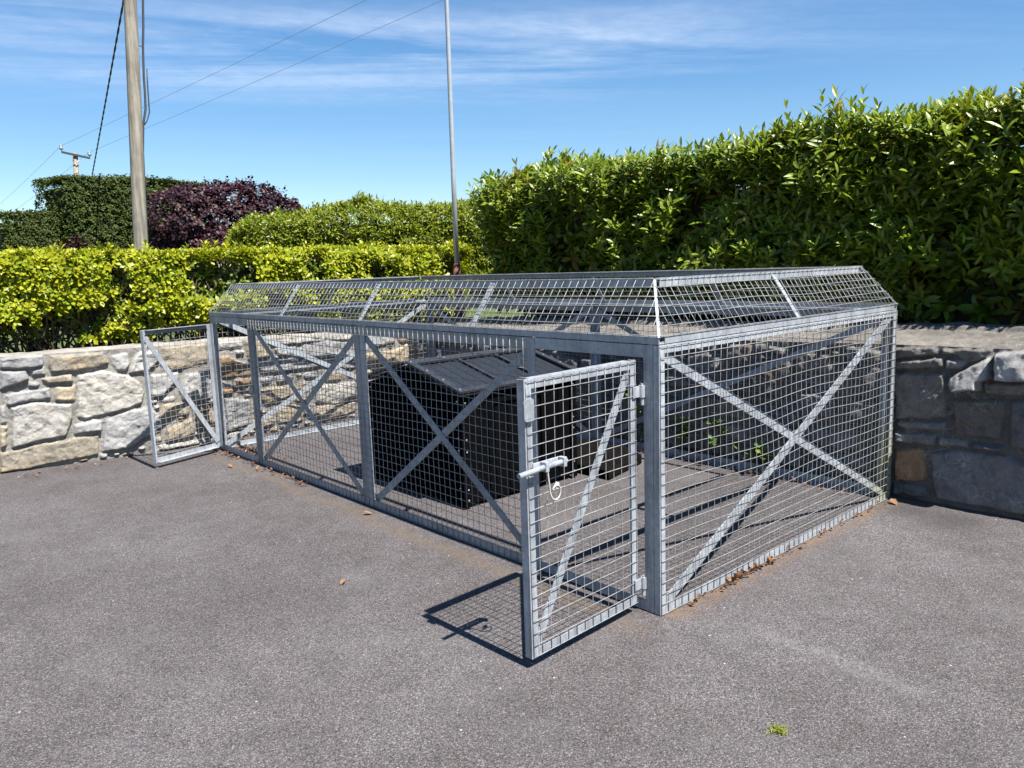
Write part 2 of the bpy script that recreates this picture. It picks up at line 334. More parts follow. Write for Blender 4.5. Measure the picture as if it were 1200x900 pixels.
LEFT_STONES=[
('grey',[(-1.51,0.946),(-1.423,0.953),(-1.225,0.953),(-1.22,0.857),(-1.303,0.848),(-1.52,0.86)]),
('tan',[(-1.17,0.943),(-0.786,0.927),(-0.743,0.836),(-0.863,0.805),(-1.036,0.794),(-1.181,0.8),(-1.184,0.863)]),
('pale',[(-0.723,0.903),(-0.588,0.914),(-0.588,0.824),(-0.621,0.752),(-0.695,0.769),(-0.726,0.834)]),
('pale',[(-0.512,0.911),(-0.355,0.916),(-0.345,0.838),(-0.451,0.734),(-0.602,0.731),(-0.594,0.768),(-0.551,0.858)]),
('grey',[(-1.522,0.842),(-1.348,0.834),(-1.33,0.752),(-1.448,0.72),(-1.539,0.686)]),
('grey',[(-1.312,0.831),(-1.218,0.843),(-1.217,0.785),(-1.31,0.782)]),
('tan',[(-1.255,0.759),(-1.03,0.772),(-1.027,0.702),(-1.221,0.701)]),
('pale',[(-0.985,0.762),(-0.802,0.775),(-0.608,0.713),(-0.52,0.646),(-0.5,0.548),(-0.521,0.454),(-0.705,0.412),(-0.969,0.372),(-1.029,0.398)]),
('grey',[(-1.514,0.648),(-1.202,0.67),(-1.195,0.584),(-1.502,0.558)]),
('tan',[(-1.159,0.671),(-1.017,0.674),(-1.023,0.536),(-1.17,0.559)]),
('pale',[(-1.482,0.537),(-1.302,0.569),(-1.057,0.513),(-1.061,0.393),(-1.122,0.253),(-1.307,0.233),(-1.512,0.2)]),
('grey',[(-1.054,0.336),(-0.907,0.354),(-0.844,0.346),(-0.861,0.258),(-1.067,0.253)]),
('grey',[(-0.824,0.353),(-0.638,0.403),(-0.481,0.414),(-0.4,0.341),(-0.376,0.22),(-0.67,0.071),(-0.878,0.076),(-0.855,0.234)]),
('tan',[(-1.595,0.168),(-1.341,0.202),(-1.071,0.218),(-0.884,0.229),(-0.905,0.052),(-1.16,0.035),(-1.423,0.01),(-1.614,0.01)]),
('tan',[(-1.57,0.397),(-1.52,0.39),(-1.545,0.223),(-1.591,0.203)]),
('grey',[(-1.553,0.555),(-1.515,0.568),(-1.524,0.418),(-1.568,0.415)]),
('tan',[(-0.318,0.932),(0.072,0.939),(0.074,0.746),(-0.255,0.728),(-0.338,0.78)]),
('grey',[(-0.429,0.693),(-0.192,0.706),(-0.208,0.639),(-0.35,0.5),(-0.446,0.507)]),
('pale',[(-0.133,0.675),(0.054,0.672),(0.117,0.61),(0.08,0.423),(-0.186,0.433),(-0.196,0.529)]),
('tan',[(-0.348,0.428),(-0.107,0.398),(-0.135,0.306),(-0.394,0.311)]),
('tan',[(-0.352,0.187),(-0.119,0.27),(-0.093,0.135),(-0.164,0.096),(-0.361,0.09)]),
('pale',[(-0.418,0.059),(0.066,0.047),(0.058,0.01),(-0.425,0.01)]),
('pale',[(0.195,0.941),(0.41,0.936),(0.411,0.871),(0.187,0.86)]),
('tan',[(0.433,0.934),(0.602,0.92),(0.699,0.849),(0.682,0.753),(0.457,0.735)]),
('rust',[(0.193,0.795),(0.263,0.804),(0.478,0.666),(0.472,0.592),(0.191,0.601)]),
('pale',[(0.644,0.951),(1.639,0.909),(1.679,0.894),(1.651,0.833),(0.872,0.853),(0.658,0.873)]),
('pale',[(0.726,0.824),(1.297,0.857),(1.644,0.806),(1.653,0.633),(1.01,0.703),(0.757,0.764)]),
('grey',[(0.556,0.708),(0.859,0.7),(1.081,0.667),(1.227,0.586),(0.887,0.594),(0.566,0.615)]),
('pale',[(1.261,0.662),(1.652,0.619),(1.645,0.524),(1.354,0.559),(1.28,0.598)]),
('pale',[(1.848,0.863),(2.15,0.835),(2.239,0.754),(1.951,0.72),(1.84,0.759)]),
('tan',[(1.822,0.659),(2.192,0.657),(2.414,0.712),(2.412,0.506),(2.18,0.496),(1.82,0.51)]),
('tan',[(0.534,0.443),(0.928,0.442),(0.937,0.345),(0.604,0.291),(0.528,0.351)]),
('pale',[(1.107,0.418),(1.362,0.394),(1.636,0.385),(1.633,0.209),(1.365,0.177),(1.133,0.228)]),
('grey',[(0.195,0.409),(0.422,0.362),(0.445,0.241),(0.4,0.113),(0.182,0.082)]),
('tan',[(1.124,0.19),(1.625,0.169),(1.616,0.058),(1.231,0.029),(1.094,0.07)])]
RIGHT_STONES=[
('dark',[(0.026,0.96),(-0.212,0.978),(-0.221,0.93),(0.023,0.882)]),
('dark',[(-0.24,0.967),(-0.514,0.979),(-0.53,0.934),(-0.389,0.883),(-0.334,0.931),(-0.249,0.931)]),
('dark',[(0.023,0.874),(-0.258,0.916),(-0.261,0.854),(0.021,0.819)]),
('dark',[(-0.267,0.905),(-0.4,0.896),(-0.363,0.846),(-0.271,0.847)]),
('dark',[(0.028,0.8),(-0.277,0.818),(-0.29,0.543),(0.008,0.506)]),
('prot',[(-0.319,0.804),(-0.47,0.907),(-0.516,0.939),(-0.535,0.814),(-0.474,0.779),(-0.476,0.73),(-0.341,0.717),(-0.314,0.761)]),
('prot',[(-0.539,0.966),(-0.747,0.992),(-0.782,0.818),(-0.555,0.798)]),
('dark',[(-0.479,0.779),(-0.758,0.806),(-0.763,0.722),(-0.496,0.712)]),
('drust',[(-0.325,0.666),(-0.597,0.694),(-0.61,0.578),(-0.584,0.458),(-0.343,0.445)]),
('dark',[(-0.622,0.689),(-0.788,0.714),(-0.818,0.413),(-0.644,0.419)]),
('dark',[(0.005,0.49),(-0.291,0.519),(-0.293,0.47),(-0.013,0.449)]),
('dark',[(0.002,0.423),(-0.236,0.44),(-0.239,0.366),(0.003,0.355)]),
('dark',[(-0.25,0.418),(-0.409,0.425),(-0.411,0.384),(-0.26,0.369)]),
('dark',[(-0.442,0.422),(-0.618,0.417),(-0.614,0.384),(-0.445,0.373)]),
('rust',[(0.005,0.297),(-0.15,0.344),(-0.188,0.314),(-0.188,0.136),(-0.01,0.103)]),
('dark',[(0.013,0.084),(-0.16,0.108),(-0.198,0.085),(-0.192,0.029),(0.002,0.01)]),
('dark',[(-0.218,0.316),(-0.387,0.358),(-0.642,0.36),(-0.724,0.316),(-0.765,0.028),(-0.528,0.034),(-0.26,0.027),(-0.225,0.156)])]

# ================================================================== CAMERA, SUN, SKY
cam = bpy.data.cameras.new('camera'); co = bpy.data.objects.new('camera', cam); COL.objects.link(co)
cam.sensor_width = 36; cam.lens = 915.1/1200*36; cam.clip_start = .05; cam.clip_end = 2000
r_, u_, f_ = Vector((.7426, -.6689, -.0338)), Vector((.1252, .0891, .9881)), Vector((.658, .738, -.1499))
mw = Matrix((( r_.x, u_.x, -f_.x, -2.6226), (r_.y, u_.y, -f_.y, -2.0109), (r_.z, u_.z, -f_.z, 1.5521), (0, 0, 0, 1)))
co.matrix_world = mw
S.camera = co

sun_dir = Vector((.022, -.705, 1.13)).normalized()
sl = bpy.data.lights.new('sun', 'SUN'); so = bpy.data.objects.new('sun', sl); COL.objects.link(so)
sl.energy = SUN_STRENGTH; sl.angle = R(.53); sl.color = (1, .955, .89)
so.rotation_euler = sun_dir.to_track_quat('Z', 'Y').to_euler(); so.location = (0, -4, 12)

w = bpy.data.worlds.new('World'); S.world = w; w.use_nodes = True
nt = w.node_tree; bg = nt.nodes['Background']
sky = nt.nodes.new('ShaderNodeTexSky'); sky.sky_type = 'NISHITA'; sky.sun_disc = False
sky.sun_elevation = math.asin(sun_dir.z); sky.sun_rotation = math.atan2(sun_dir.x, sun_dir.y)
sky.air_density = SKY_AIR; sky.dust_density = SKY_DUST; sky.ozone_density = SKY_OZONE; sky.altitude = 50
tc = nt.nodes.new('ShaderNodeTexCoord')
nrm = N(nt, 'ShaderNodeVectorMath', operation='NORMALIZE'); nt.links.new(tc.outputs['Generated'], nrm.inputs[0])
sx = nt.nodes.new('ShaderNodeSeparateXYZ'); nt.links.new(nrm.outputs[0], sx.inputs[0])
zz = N(nt, 'ShaderNodeMath', operation='MAXIMUM'); zz.inputs[1].default_value = .02; nt.links.new(sx.outputs[2], zz.inputs[0])
px = N(nt, 'ShaderNodeMath', operation='DIVIDE'); nt.links.new(sx.outputs[0], px.inputs[0]); nt.links.new(zz.outputs[0], px.inputs[1])
py = N(nt, 'ShaderNodeMath', operation='DIVIDE'); nt.links.new(sx.outputs[1], py.inputs[0]); nt.links.new(zz.outputs[0], py.inputs[1])
cm = nt.nodes.new('ShaderNodeCombineXYZ'); nt.links.new(px.outputs[0], cm.inputs[0]); nt.links.new(py.outputs[0], cm.inputs[1])
mpc = N(nt, 'ShaderNodeMapping'); mpc.vector_type = 'TEXTURE'; mpc.inputs['Rotation'].default_value = (0, 0, R(58)); mpc.inputs['Scale'].default_value = (1, 4.5, 1)
nt.links.new(cm.outputs[0], mpc.inputs[0])
cn = noise(nt, 1.15, 9, .62, vec=mpc.outputs[0]); cn.inputs['Distortion'].default_value = .35
cn.inputs['Lacunarity'].default_value = 2.2
fine = noise(nt, 7.5, 6, .6, vec=cm.outputs[0])
sepm = nt.nodes.new('ShaderNodeSeparateXYZ'); nt.links.new(mpc.outputs[0], sepm.inputs[0])
cr = ramp(nt, [(.40, 0), (.62, 1)]); nt.links.new(cn.outputs[0], cr.inputs[0])
fr = ramp(nt, [(.3, .55), (.7, 1)]); nt.links.new(fine.outputs[0], fr.inputs[0])
# the cirrus sheet hangs between 11 and 22 degrees up
el = ramp(nt, [(.06, .0), (.19, .10), (.215, .6), (.245, 1), (.27, .9), (.30, .25), (.40, .05)]); nt.links.new(sx.outputs[2], el.inputs[0])
m1 = N(nt, 'ShaderNodeMath', operation='MULTIPLY'); nt.links.new(cr.outputs[0], m1.inputs[0]); nt.links.new(el.outputs[0], m1.inputs[1])
m2 = N(nt, 'ShaderNodeMath', operation='MULTIPLY'); nt.links.new(m1.outputs[0], m2.inputs[0]); nt.links.new(fr.outputs[0], m2.inputs[1])
az = N(nt, 'ShaderNodeVectorMath', operation='DOT_PRODUCT'); az.inputs[1].default_value = (.7427, -.6689, 0); nt.links.new(nrm.outputs[0], az.inputs[0])
azs = N(nt, 'ShaderNodeMath', operation='ADD'); azs.inputs[1].default_value = .5; nt.links.new(az.outputs['Value'], azs.inputs[0])
azr = ramp(nt, [(0, .8), (.2, 1), (.58, 1), (.80, .35), (1, .2)]); nt.links.new(azs.outputs[0], azr.inputs[0])
m4 = N(nt, 'ShaderNodeMath', operation='MULTIPLY'); nt.links.new(m2.outputs[0], m4.inputs[0]); nt.links.new(azr.outputs[0], m4.inputs[1])
m3 = N(nt, 'ShaderNodeMath', operation='MULTIPLY'); m3.inputs[1].default_value = CLOUD; nt.links.new(m4.outputs[0], m3.inputs[0])
hs = nt.nodes.new('ShaderNodeHueSaturation'); hs.inputs['Saturation'].default_value = SKY_SAT; nt.links.new(sky.outputs[0], hs.inputs['Color'])
nt.links.new(mix(nt, m3.outputs[0], hs.outputs[0], CLOUDCOL), bg.inputs[0])
bg.inputs[1].default_value = SKY_STRENGTH
S.view_settings.view_transform = 'Standard'; S.view_settings.look = 'None'; S.view_settings.exposure = EXPOSURE; S.view_settings.gamma = 1
S.cycles.max_bounces = 6; S.cycles.diffuse_bounces = 3; S.cycles.glossy_bounces = 3; S.cycles.transmission_bounces = 3

# ================================================================== GROUND
def grid_sheet(name, xs, ys, zf, mat):
    X, Y = np.meshgrid(xs, ys, indexing='ij'); Z = zf(X, Y)
    n, m = X.shape; v = np.stack([X, Y, Z], -1).reshape(-1, 3)
    i = (np.arange(n-1)[:, None]*m + np.arange(m-1)[None]).ravel()
    return link(name, np_mesh(name, v, np.stack([i, i+m, i+m+1, i+1], 1), smooth=True), mat)
g = grid_sheet('asphalt_yard', np.array([-200., -60, -20, -8, -4, 0, 2.7, 3]), np.array([-200., -60, -20, -8, -3, 0, 5.6, 8.5]), lambda X, Y: X*0, ASPHALT)
tag(g, kind='structure')

# ================================================================== STONE WALLS
CX = [-9, -5, -3, -1.61, -.82, -.33, .6, 1.5, 2.45, 2.6]; CY = [7.6, 6.4, 5.88, 5.5, 5.33, 5.27, 5.24, 5.28, 5.42, 5.45]
fyL = lambda x: np.interp(x, CX, CY)
topL = lambda s: np.interp(s, [-9, -1.5, -.5, .55, 1.4, 2.33, 2.6], [.96, .955, .95, .935, .905, .84, .83])
topR = lambda s: np.interp(s, [-6, -.67, 0, .92, 2.5, 4.15, 5.45], [1.0, .984, .979, .955, .936, .915, .84])
PAL = {'grey': [(0.203, 0.203, 0.203), (0.238, 0.238, 0.234), (0.175, 0.178, 0.182)], 'pale': [(.265, .262, .25), (.245, .245, .242), (.285, .272, .245)],
       'tan': [(.235, .20, .15), (.265, .225, .165), (.215, .19, .15)], 'rust': [(0.231, 0.147, 0.084), (0.203, 0.14, 0.084)],
       'dark': [(0.116, 0.113, 0.118), (0.144, 0.14, 0.142), (0.0968, 0.0956, 0.0991), (0.159, 0.153, 0.149), (0.13, 0.122, 0.113)], 'drust': [(0.104, 0.092, 0.084)], 'prot': [(0.208, 0.204, 0.2)]}  # dark and drust hold the right wall's shade, prot its sunlight
def inside(P, poly):
    x, y = P[..., 0], P[..., 1]; r = np.zeros(x.shape, bool); n = len(poly)
    for i in range(n):
        (x1, y1), (x2, y2) = poly[i], poly[(i+1) % n]
        c = ((y1 > y) != (y2 > y)); r ^= c & (x < (x2-x1)*(y-y1)/((y2-y1) if y2 != y1 else 1e-9) + x1)
    return r
def edist(P, poly):
    d = np.full(P.shape[:-1], 9.); n = len(poly)
    for i in range(n):
        a = np.array(poly[i]); b = np.array(poly[(i+1) % n]); ab = b-a
        t = np.clip(((P-a) @ ab)/max(ab @ ab, 1e-9), 0, 1)[..., None]
        d = np.minimum(d, np.linalg.norm(P-a-t*ab, axis=-1))
    return d
def rubble(s0, s1, top, traced, kinds, res, seed, mortar=(.175, .165, .148)):
    """height field of a rubble wall: traced stones first, then the gaps filled with stones that get smaller"""
    rg = np.random.default_rng(seed)
    ns = int((s1-s0)/res)+1; nz = int(1.02/res)+1
    ss = np.linspace(s0, s1, ns); tv = np.linspace(0, 1, nz)
    SS, TT = np.meshgrid(ss, tv, indexing='ij'); ZZ = TT*top(SS)
    P = np.stack([SS, ZZ], -1)
    wob = np.stack([fbm(P, 14, seed+1, 3), fbm(P, 14, seed+2, 3)], -1)*.009   # ragged outlines
    Pw = P + wob
    cs = .012; occ = np.zeros((int((s1-s0)/cs)+2, int(1.05/cs)+2), bool)
    stones = []
    def cells(poly):
        q = np.array(poly); lo = q.min(0)-.02; hi = q.max(0)+.02
        i0 = max(int((lo[0]-s0)/cs), 0); i1 = min(int((hi[0]-s0)/cs)+1, occ.shape[0]); j0 = max(int(lo[1]/cs), 0); j1 = min(int(hi[1]/cs)+1, occ.shape[1])
        if i1 <= i0 or j1 <= j0: return None
        I, J = np.meshgrid(np.arange(i0, i1), np.arange(j0, j1), indexing='ij')
        C = np.stack([s0+(I+.5)*cs, (J+.5)*cs], -1)
        return I, J, inside(C, poly) | (edist(C, poly) < .009)
    for k, poly in traced:
        r = cells(poly)
        if r is None: continue
        occ[r[0][r[2]], r[1][r[2]]] = True; stones.append((k, poly))
    for size, tries in ((.34, 260), (.24, 420), (.16, 800), (.10, 1400), (.06, 1600)):
        for _ in range(int(tries*(s1-s0)/4)):
            w_ = size*rg.uniform(.75, 1.5); h_ = size*rg.uniform(.35, .8)
            cx = rg.uniform(s0, s1); cz = rg.uniform(h_/2+.005, max(topminf(top, cx)-h_/2-.004, h_/2+.006))
            tl = rg.normal(0, .08)
            poly = []
            for a, b in ((-1, -.7), (-.75, -1), (.7, -1), (1, -.6), (1, .65), (.72, 1), (-.7, 1), (-1, .7)):
                x = a*w_/2*rg.uniform(.86, 1.04); y = b*h_/2*rg.uniform(.84, 1.04)
                poly.append((cx+x*math.cos(tl)-y*math.sin(tl), cz+x*math.sin(tl)+y*math.cos(tl)))
            if max(q[1] for q in poly) > topminf(top, cx): continue
            qi = [(int((a-s0)/cs), int(b/cs)) for a, b in poly + [(cx, cz)]]
            if any(0 <= i < occ.shape[0] and 0 <= j < occ.shape[1] and occ[i, j] for i, j in qi): continue
            r = cells(poly)
            if r is None or occ[r[0][r[2]], r[1][r[2]]].any(): continue
            occ[r[0][r[2]], r[1][r[2]]] = True; stones.append((kinds[rg.integers(len(kinds))], poly))
    H = fbm(P, 30, seed+3, 4)*.006 + fbm(P, 5, seed+8, 2)*.004
    colr = np.empty(P.shape[:-1]+(3,)); colr[:] = mortar
    colr *= (1 + .25*fbm(P, 9, seed+4, 4))[..., None]
    for k, poly in stones:
        q = np.array(poly); lo = q.min(0)-.03; hi = q.max(0)+.03
        i0 = max(np.searchsorted(ss, lo[0]), 0); i1 = min(np.searchsorted(ss, hi[0])+1, ns)
        if i1-i0 < 2: continue
        sub = Pw[i0:i1]; m = inside(sub, poly)
        if not m.any(): continue
        d = edist(sub, poly); e = np.clip(d/.013, 0, 1); e = e*(2-e)
        c = q.mean(0); ext = np.maximum(hi-lo, .05)
        prot = rg.uniform(.013, .030) + (.03 if k == 'prot' else 0)
        rel = (sub-c)/ext
        face = np.full(d.shape, 1.)
        for _ in range(rg.integers(3, 6)):
            a = rg.normal(0, .35, 2); face = np.minimum(face, .25 + rg.uniform(0, .18) + rel @ a)
        face = np.clip(face, -.5, 1)
        rough = fbm(sub, 11, rg.integers(1, 9999), 5, .55)
        rdg = np.abs(fbm(sub, 5, rg.integers(1, 9999), 4, .6)); crk = np.clip(1-np.abs(fbm(sub, 4.5, rg.integers(1, 9999), 3, .6))/.03, 0, 1)
        hh = e*(prot + .030*min(1, ext.max()/.3)*face*(2.2 if k == 'prot' else 1) + (.075*np.clip(.5-rel[..., 1], 0, 1) if k == 'prot' else 0) + .016*rough + .030*rdg - .008*crk)
        H[i0:i1][m] = np.maximum(hh, -.004)[m] + H[i0:i1][m]*(1-e[m])
        base = np.array(PAL[k][rg.integers(len(PAL[k]))])*rg.uniform(.88, 1.12)
        cc = np.ones(d.shape+(3,))*base
        st = np.clip(fbm(sub, 7, rg.integers(1, 9999), 4)*2.2-.15, 0, 1)[..., None]
        alt = np.array({'grey': (.30, .29, .275), 'pale': (.25, .25, .25), 'tan': (.26, .19, .11), 'rust': (.16, .10, .06), 'dark': (.125, .115, .10), 'drust': (.15, .10, .055), 'prot': (.36, .355, .34)}[k])  # paler prot mottling stands for sunlit stone
        cc = cc*(1-.65*st) + alt*.65*st
        colr[i0:i1][m] = cc[m]
    return ss, SS, ZZ, H, np.clip(colr, .02, .8)
def topminf(top, s): return float(top(np.array(s))) - .004
def add_grid(verts, faces, cols, V, C):
    n, m = V.shape[:2]; b = sum(len(x) for x in verts)
    i = (np.arange(n-1)[:, None]*m + np.arange(m-1)[None]).ravel() + b
    verts.append(V.reshape(-1, 3)); faces.append(np.stack([i, i+m, i+m+1, i+1], 1)); cols.append(C.reshape(-1, 3))

def left_wall():
    ss, SS, ZZ, H, C = rubble(-4.2, 2.62, topL, LEFT_STONES, ['grey', 'pale', 'tan', 'grey', 'pale', 'tan', 'rust'], .0085, 21)
    X = SS; Y = fyL(SS) - H; verts, faces, cols = [], [], []
    add_grid(verts, faces, cols, np.stack([X, Y, ZZ - .012*(ZZ < 1e-6)], -1), C)
    # top and back, carrying on from the face's upper edge
    D = np.linspace(0, .46, 24); xs = ss[:, None] + 0*D[None]; ys = (Y[:, -1])[:, None] + D[None]
    P = np.stack([xs, ys], -1); zs = ZZ[:, -1][:, None] + (.012*fbm(P, 9, 77, 4) + .008*fbm(P, 3, 78, 2))*np.clip(D/.03, 0, 1)
    tc_ = np.ones(xs.shape+(3,))*np.array((.24, .225, .20))*(1+.3*fbm(P, 6, 79, 4))[..., None]
    add_grid(verts, faces, cols, np.stack([xs, ys, zs], -1), np.clip(tc_, .05, .7))
    zb = np.linspace(0, 1, 3); add_grid(verts, faces, cols, np.stack([xs[:, -1:]+0*zb, ys[:, -1:]+0*zb, zs[:, -1:]*(1-zb)], -1), np.ones((len(ss), 3, 3))*.25)
    me = np_mesh('stone_wall', np.concatenate(verts), np.concatenate(faces), np.concatenate(cols), smooth=True)
    o = link('stone_wall', me, STONE)
    tag(o, 'sunlit rubble stone wall of pale grey and tan blocks under the golden hedge', 'stone wall')
left_wall()
def right_wall():
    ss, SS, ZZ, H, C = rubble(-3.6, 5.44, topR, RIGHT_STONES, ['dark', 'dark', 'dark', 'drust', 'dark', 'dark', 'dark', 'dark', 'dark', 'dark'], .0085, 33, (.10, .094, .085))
    verts, faces, cols = [], [], []
    add_grid(verts, faces, cols, np.stack([2.45 - H, SS, ZZ - .012*(ZZ < 1e-6)], -1)[::-1], C[::-1])
    D = np.concatenate([np.linspace(0, .42, 34), np.linspace(.425, .6, 16)])
    ys = ss[:, None] + 0*D[None]; xs = (2.45 - H[:, -1])[:, None]*(1-np.clip(D/.05, 0, 1)) + 2.45*np.clip(D/.05, 0, 1) + D[None]
    P = np.stack([xs, ys], -1)
    rise = np.interp(D, [0, .03, .42, .44, .6], [0, .012, .062, .088, .092])[None]*np.interp(ss, [-4, 4, 5.4], [1, 1.0, 1.3])[:, None]
    lump = np.where(D > .43, 1, 0)[None]
    zs = ZZ[:, -1][:, None] + rise + (.006*fbm(P, 16, 87, 4) + .006*fbm(P, 3, 88, 2))*np.clip(D/.03, 0, 1) + lump*.016*fbm(P, 7, 89, 3)
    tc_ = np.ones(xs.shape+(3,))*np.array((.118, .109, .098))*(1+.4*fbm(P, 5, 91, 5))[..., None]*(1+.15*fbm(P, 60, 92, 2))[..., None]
    add_grid(verts, faces, cols, np.stack([xs, ys, zs], -1)[::-1], np.clip(tc_, .05, .6)[::-1])
    zb = np.linspace(0, 1, 3); add_grid(verts, faces, cols, np.stack([xs[:, -1:]+0*zb, ys[:, -1:]+0*zb, zs[:, -1:]*(1-zb)], -1)[::-1], np.ones((len(ss), 3, 3))*.25)
    me = np_mesh('stone_wall', np.concatenate(verts), np.concatenate(faces), np.concatenate(cols), smooth=True)
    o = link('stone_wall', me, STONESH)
    tag(o, 'shaded limestone wall, its shade put into dark grey tones, with flat concrete top under the tall laurel hedge', 'stone wall')
right_wall()

# raised garden behind both walls
def lawn_sheet():
    xs = [-200, -60, -20, -9, -5, -3, -1.61, -.82, -.33, .6, 1.5, 2.45, 2.95]
    verts = []; fs = []
    for x in xs:
        y = float(np.interp(x, CX, CY)) + .42 if x > -9 else 7.6 + (-9-x)*.3
        verts += [(x, y, .80), (x, 400, .80)]
    for i in range(len(xs)-1): fs.append((2*i, 2*i+2, 2*i+3, 2*i+1))
    b = len(verts); verts += [(2.95, -200, .80), (400, -200, .80), (400, 400, .80), (2.95, 400, .80)]
    fs.append((b, b+1, b+2, b+3))
    me = bpy.data.meshes.new('lawn'); me.from_pydata(verts, [], fs); me.update()
    return tag(link('lawn', me, LAWN), kind='structure')
lawn_sheet()
def soil_bed():
    v, f = [], []
    for x in [-4.2, -3, -1.61, -.82, -.33, .6, 1.5, 2.45, 2.95]:
        y = float(fyL(x)) + .44; v += [(x, y, .812), (x, y+1.5, .812)]
    f = [(2*i, 2*i+2, 2*i+3, 2*i+1) for i in range(8)]; b = len(v)
    v += [(2.97, -3.6, .812), (4.6, -3.6, .812), (4.6, 7.35, .812), (2.97, 7.35, .812)]; f.append((b, b+1, b+2, b+3))
    me = bpy.data.meshes.new('garden_soil'); me.from_pydata(v, [], f); me.update()
    return tag(link('garden_soil', me, SOIL), kind='structure')
soil_bed()

# ================================================================== CAGE
L, W, HR, SI, SE = 4.91, 2.377, 1.474, .17, .153
EX, EY, EZ = Vector((1,0,0)), Vector((0,1,0)), Vector((0,0,1))
cage = empty('wire_cage', (W/2, L/2, 0))
tag(cage, 'large galvanised wire mesh cage with sloping mesh roof and two open gates', 'cage')

def wire_panel(name, O, U, Vd, N_, lu, lv, parent, step=.05, r=.0018, bulge=.012, seed=1, taper0=0., taper1=0., sag=.006, u0=.0, v0=.0):
    """welded mesh in the plane O+uU+vV, on the N side; taper = how far the ends lean in over the panel height"""
    O, U, Vd, N_ = Vector(O), Vector(U).normalized(), Vector(Vd).normalized(), Vector(N_).normalized()
    mb = MB()
    qg = [[[float(x) for x in row] for row in vnoise(np.stack(np.meshgrid(np.linspace(0, lu, 33)*1.3, np.linspace(0, lv, 17)*1.3, indexing='ij'), -1), sc, sd)] for sc, sd in ((1.6, seed), (1.1, seed+5), (1.4, seed+9))]
    def samp(u, v):
        a = min(max(u/lu, 0), .9999)*32; b = min(max(v/lv, 0), .9999)*16; i, j = int(a), int(b); a -= i; b -= j
        return [(g[i][j]*(1-a)+g[i+1][j]*a)*(1-b) + (g[i][j+1]*(1-a)+g[i+1][j+1]*a)*b for g in qg]
    def P(u, v, off):
        a = math.sin(math.pi*min(max(u/lu, 0), 1))*math.sin(math.pi*min(max(v/lv, 0), 1))
        n1, n2, n3 = samp(u, v)
        return O + U*(u + a*sag*.6*n3) + Vd*(v + a*sag*(n2*1.6-.4)) + N_*(off + a**.6*bulge*n1)
    nu = int(round(lu/step)); nv = int(round(lv/step))
    def run(a, b, f):
        k = max(2, int(abs(b-a)/.085)+1)
        return [f(a+(b-a)*i/(k-1)) for i in range(k)]
    for i in range(nu+1):
        u = min(max(lu*i/nu, r), lu-r)
        vmax = lv
        if taper0 and u < taper0: vmax = min(vmax, lv*u/taper0)
        if taper1 and lu-u < taper1: vmax = min(vmax, lv*(lu-u)/taper1)
        if vmax < .02: continue
        mb.tube(run(v0, vmax, lambda v: P(u, v, r)), r, 4)
    for j in range(nv+1):
        v = min(max(lv*j/nv, r), lv-r)
        a = taper0*v/lv; b = lu - taper1*v/lv
        mb.tube(run(a+u0, b, lambda u: P(u, v, 3*r)), r, 4)
    return mb.build(name, WIRE, parent, smooth=True)

def post(P, A, B, z0, z1, w, d, name='post', parent=None):
    o = MB().angle((P[0], P[1], z0), (P[0], P[1], z1), A, B, w, d).build(name, ZINC, parent or cage, bevel=.0012)
    return o
def rail(P0, P1, A, B, w, d, name='rail', parent=None):
    return MB().angle(P0, P1, A, B, w, d).build(name, ZINC, parent or cage, bevel=.0012)
def brace(P0, P1, N_, w=.045, name='brace', parent=None, t=.006):
    return MB().flat(P0, P1, N_, w, t).build(name, ZINC, parent or cage, bevel=.001)

T = 1.2
# --- front (plane x=0, facing -x)
bays = [(.085, .752), (.812, 2.333), (2.472, 4.028), (4.132, 4.828)]
for a, sgn in ((.034, 1), (.81, -1), (2.400, -1), (2.406, 1), (4.080, -1), (4.085, 1), (4.876, -1)):
    w_ = .050 if a not in (2.400, 2.406) else .064
    if a == .81: w_ = .055
    post((0, a), EY*sgn, EX, .004, T, w_, .045)
for a, b in bays:
    rail((0, a, .004), (0, b, .004), EZ, EX, .05, .045)
    rail((0, a, T), (0, b, T), -EZ, EX, .055, .045)
for (a, b), k in ((bays[1], 0), (bays[2], 1)):
    brace((.012, b+.02, T-.065), (.012, a-.01, .045), -EX, .046)
    brace((.020, a-.02, T-.05), (.020, b+.01, .045), -EX, .046)
wire_panel('mesh_panel', (-.001, .835, .006), EY, EZ, -EX, 3.265, T-.012, cage, seed=3)
# --- near end (plane y=0, facing -y)
for x, sgn in ((0, 1), (W, -1)): post((x, 0), EX*sgn, EY, .004, T, .038, .032)
rail((.039, 0, .004), (W-.039, 0, .004), EZ, EY, .04, .038)
rail((.039, 0, T), (W-.039, 0, T), -EZ, EY, .036, .038)
brace((.05, .012, .045), (W-.05, .012, T-.03), -EY, .052)
brace((.05, .020, T-.05), (W-.05, .020, .035), -EY, .040)
wire_panel('mesh_panel', (.004, -.001, .006), EX, EZ, -EY, W-.008, T-.01, cage, seed=14, bulge=.02, sag=.014)
# --- far end (plane y=L, facing +y)
for x, sgn in ((0, 1), (W, -1)): post((x, L), EX*sgn, -EY, .004, T, .038, .032)
rail((.039, L, .004), (W-.039, L, .004), EZ, -EY, .04, .038)
rail((.039, L, T), (W-.039, L, T), -EZ, -EY, .04, .038)
brace((.05, L-.012, T-.03), (W-.05, L-.012, .04), EY, .045)
brace((.05, L-.020, .04), (W-.05, L-.020, T-.03), EY, .045)
wire_panel('mesh_panel', (W-.004, L+.001, .006), -EX, EZ, EY, W-.008, T-.01, cage, seed=25)
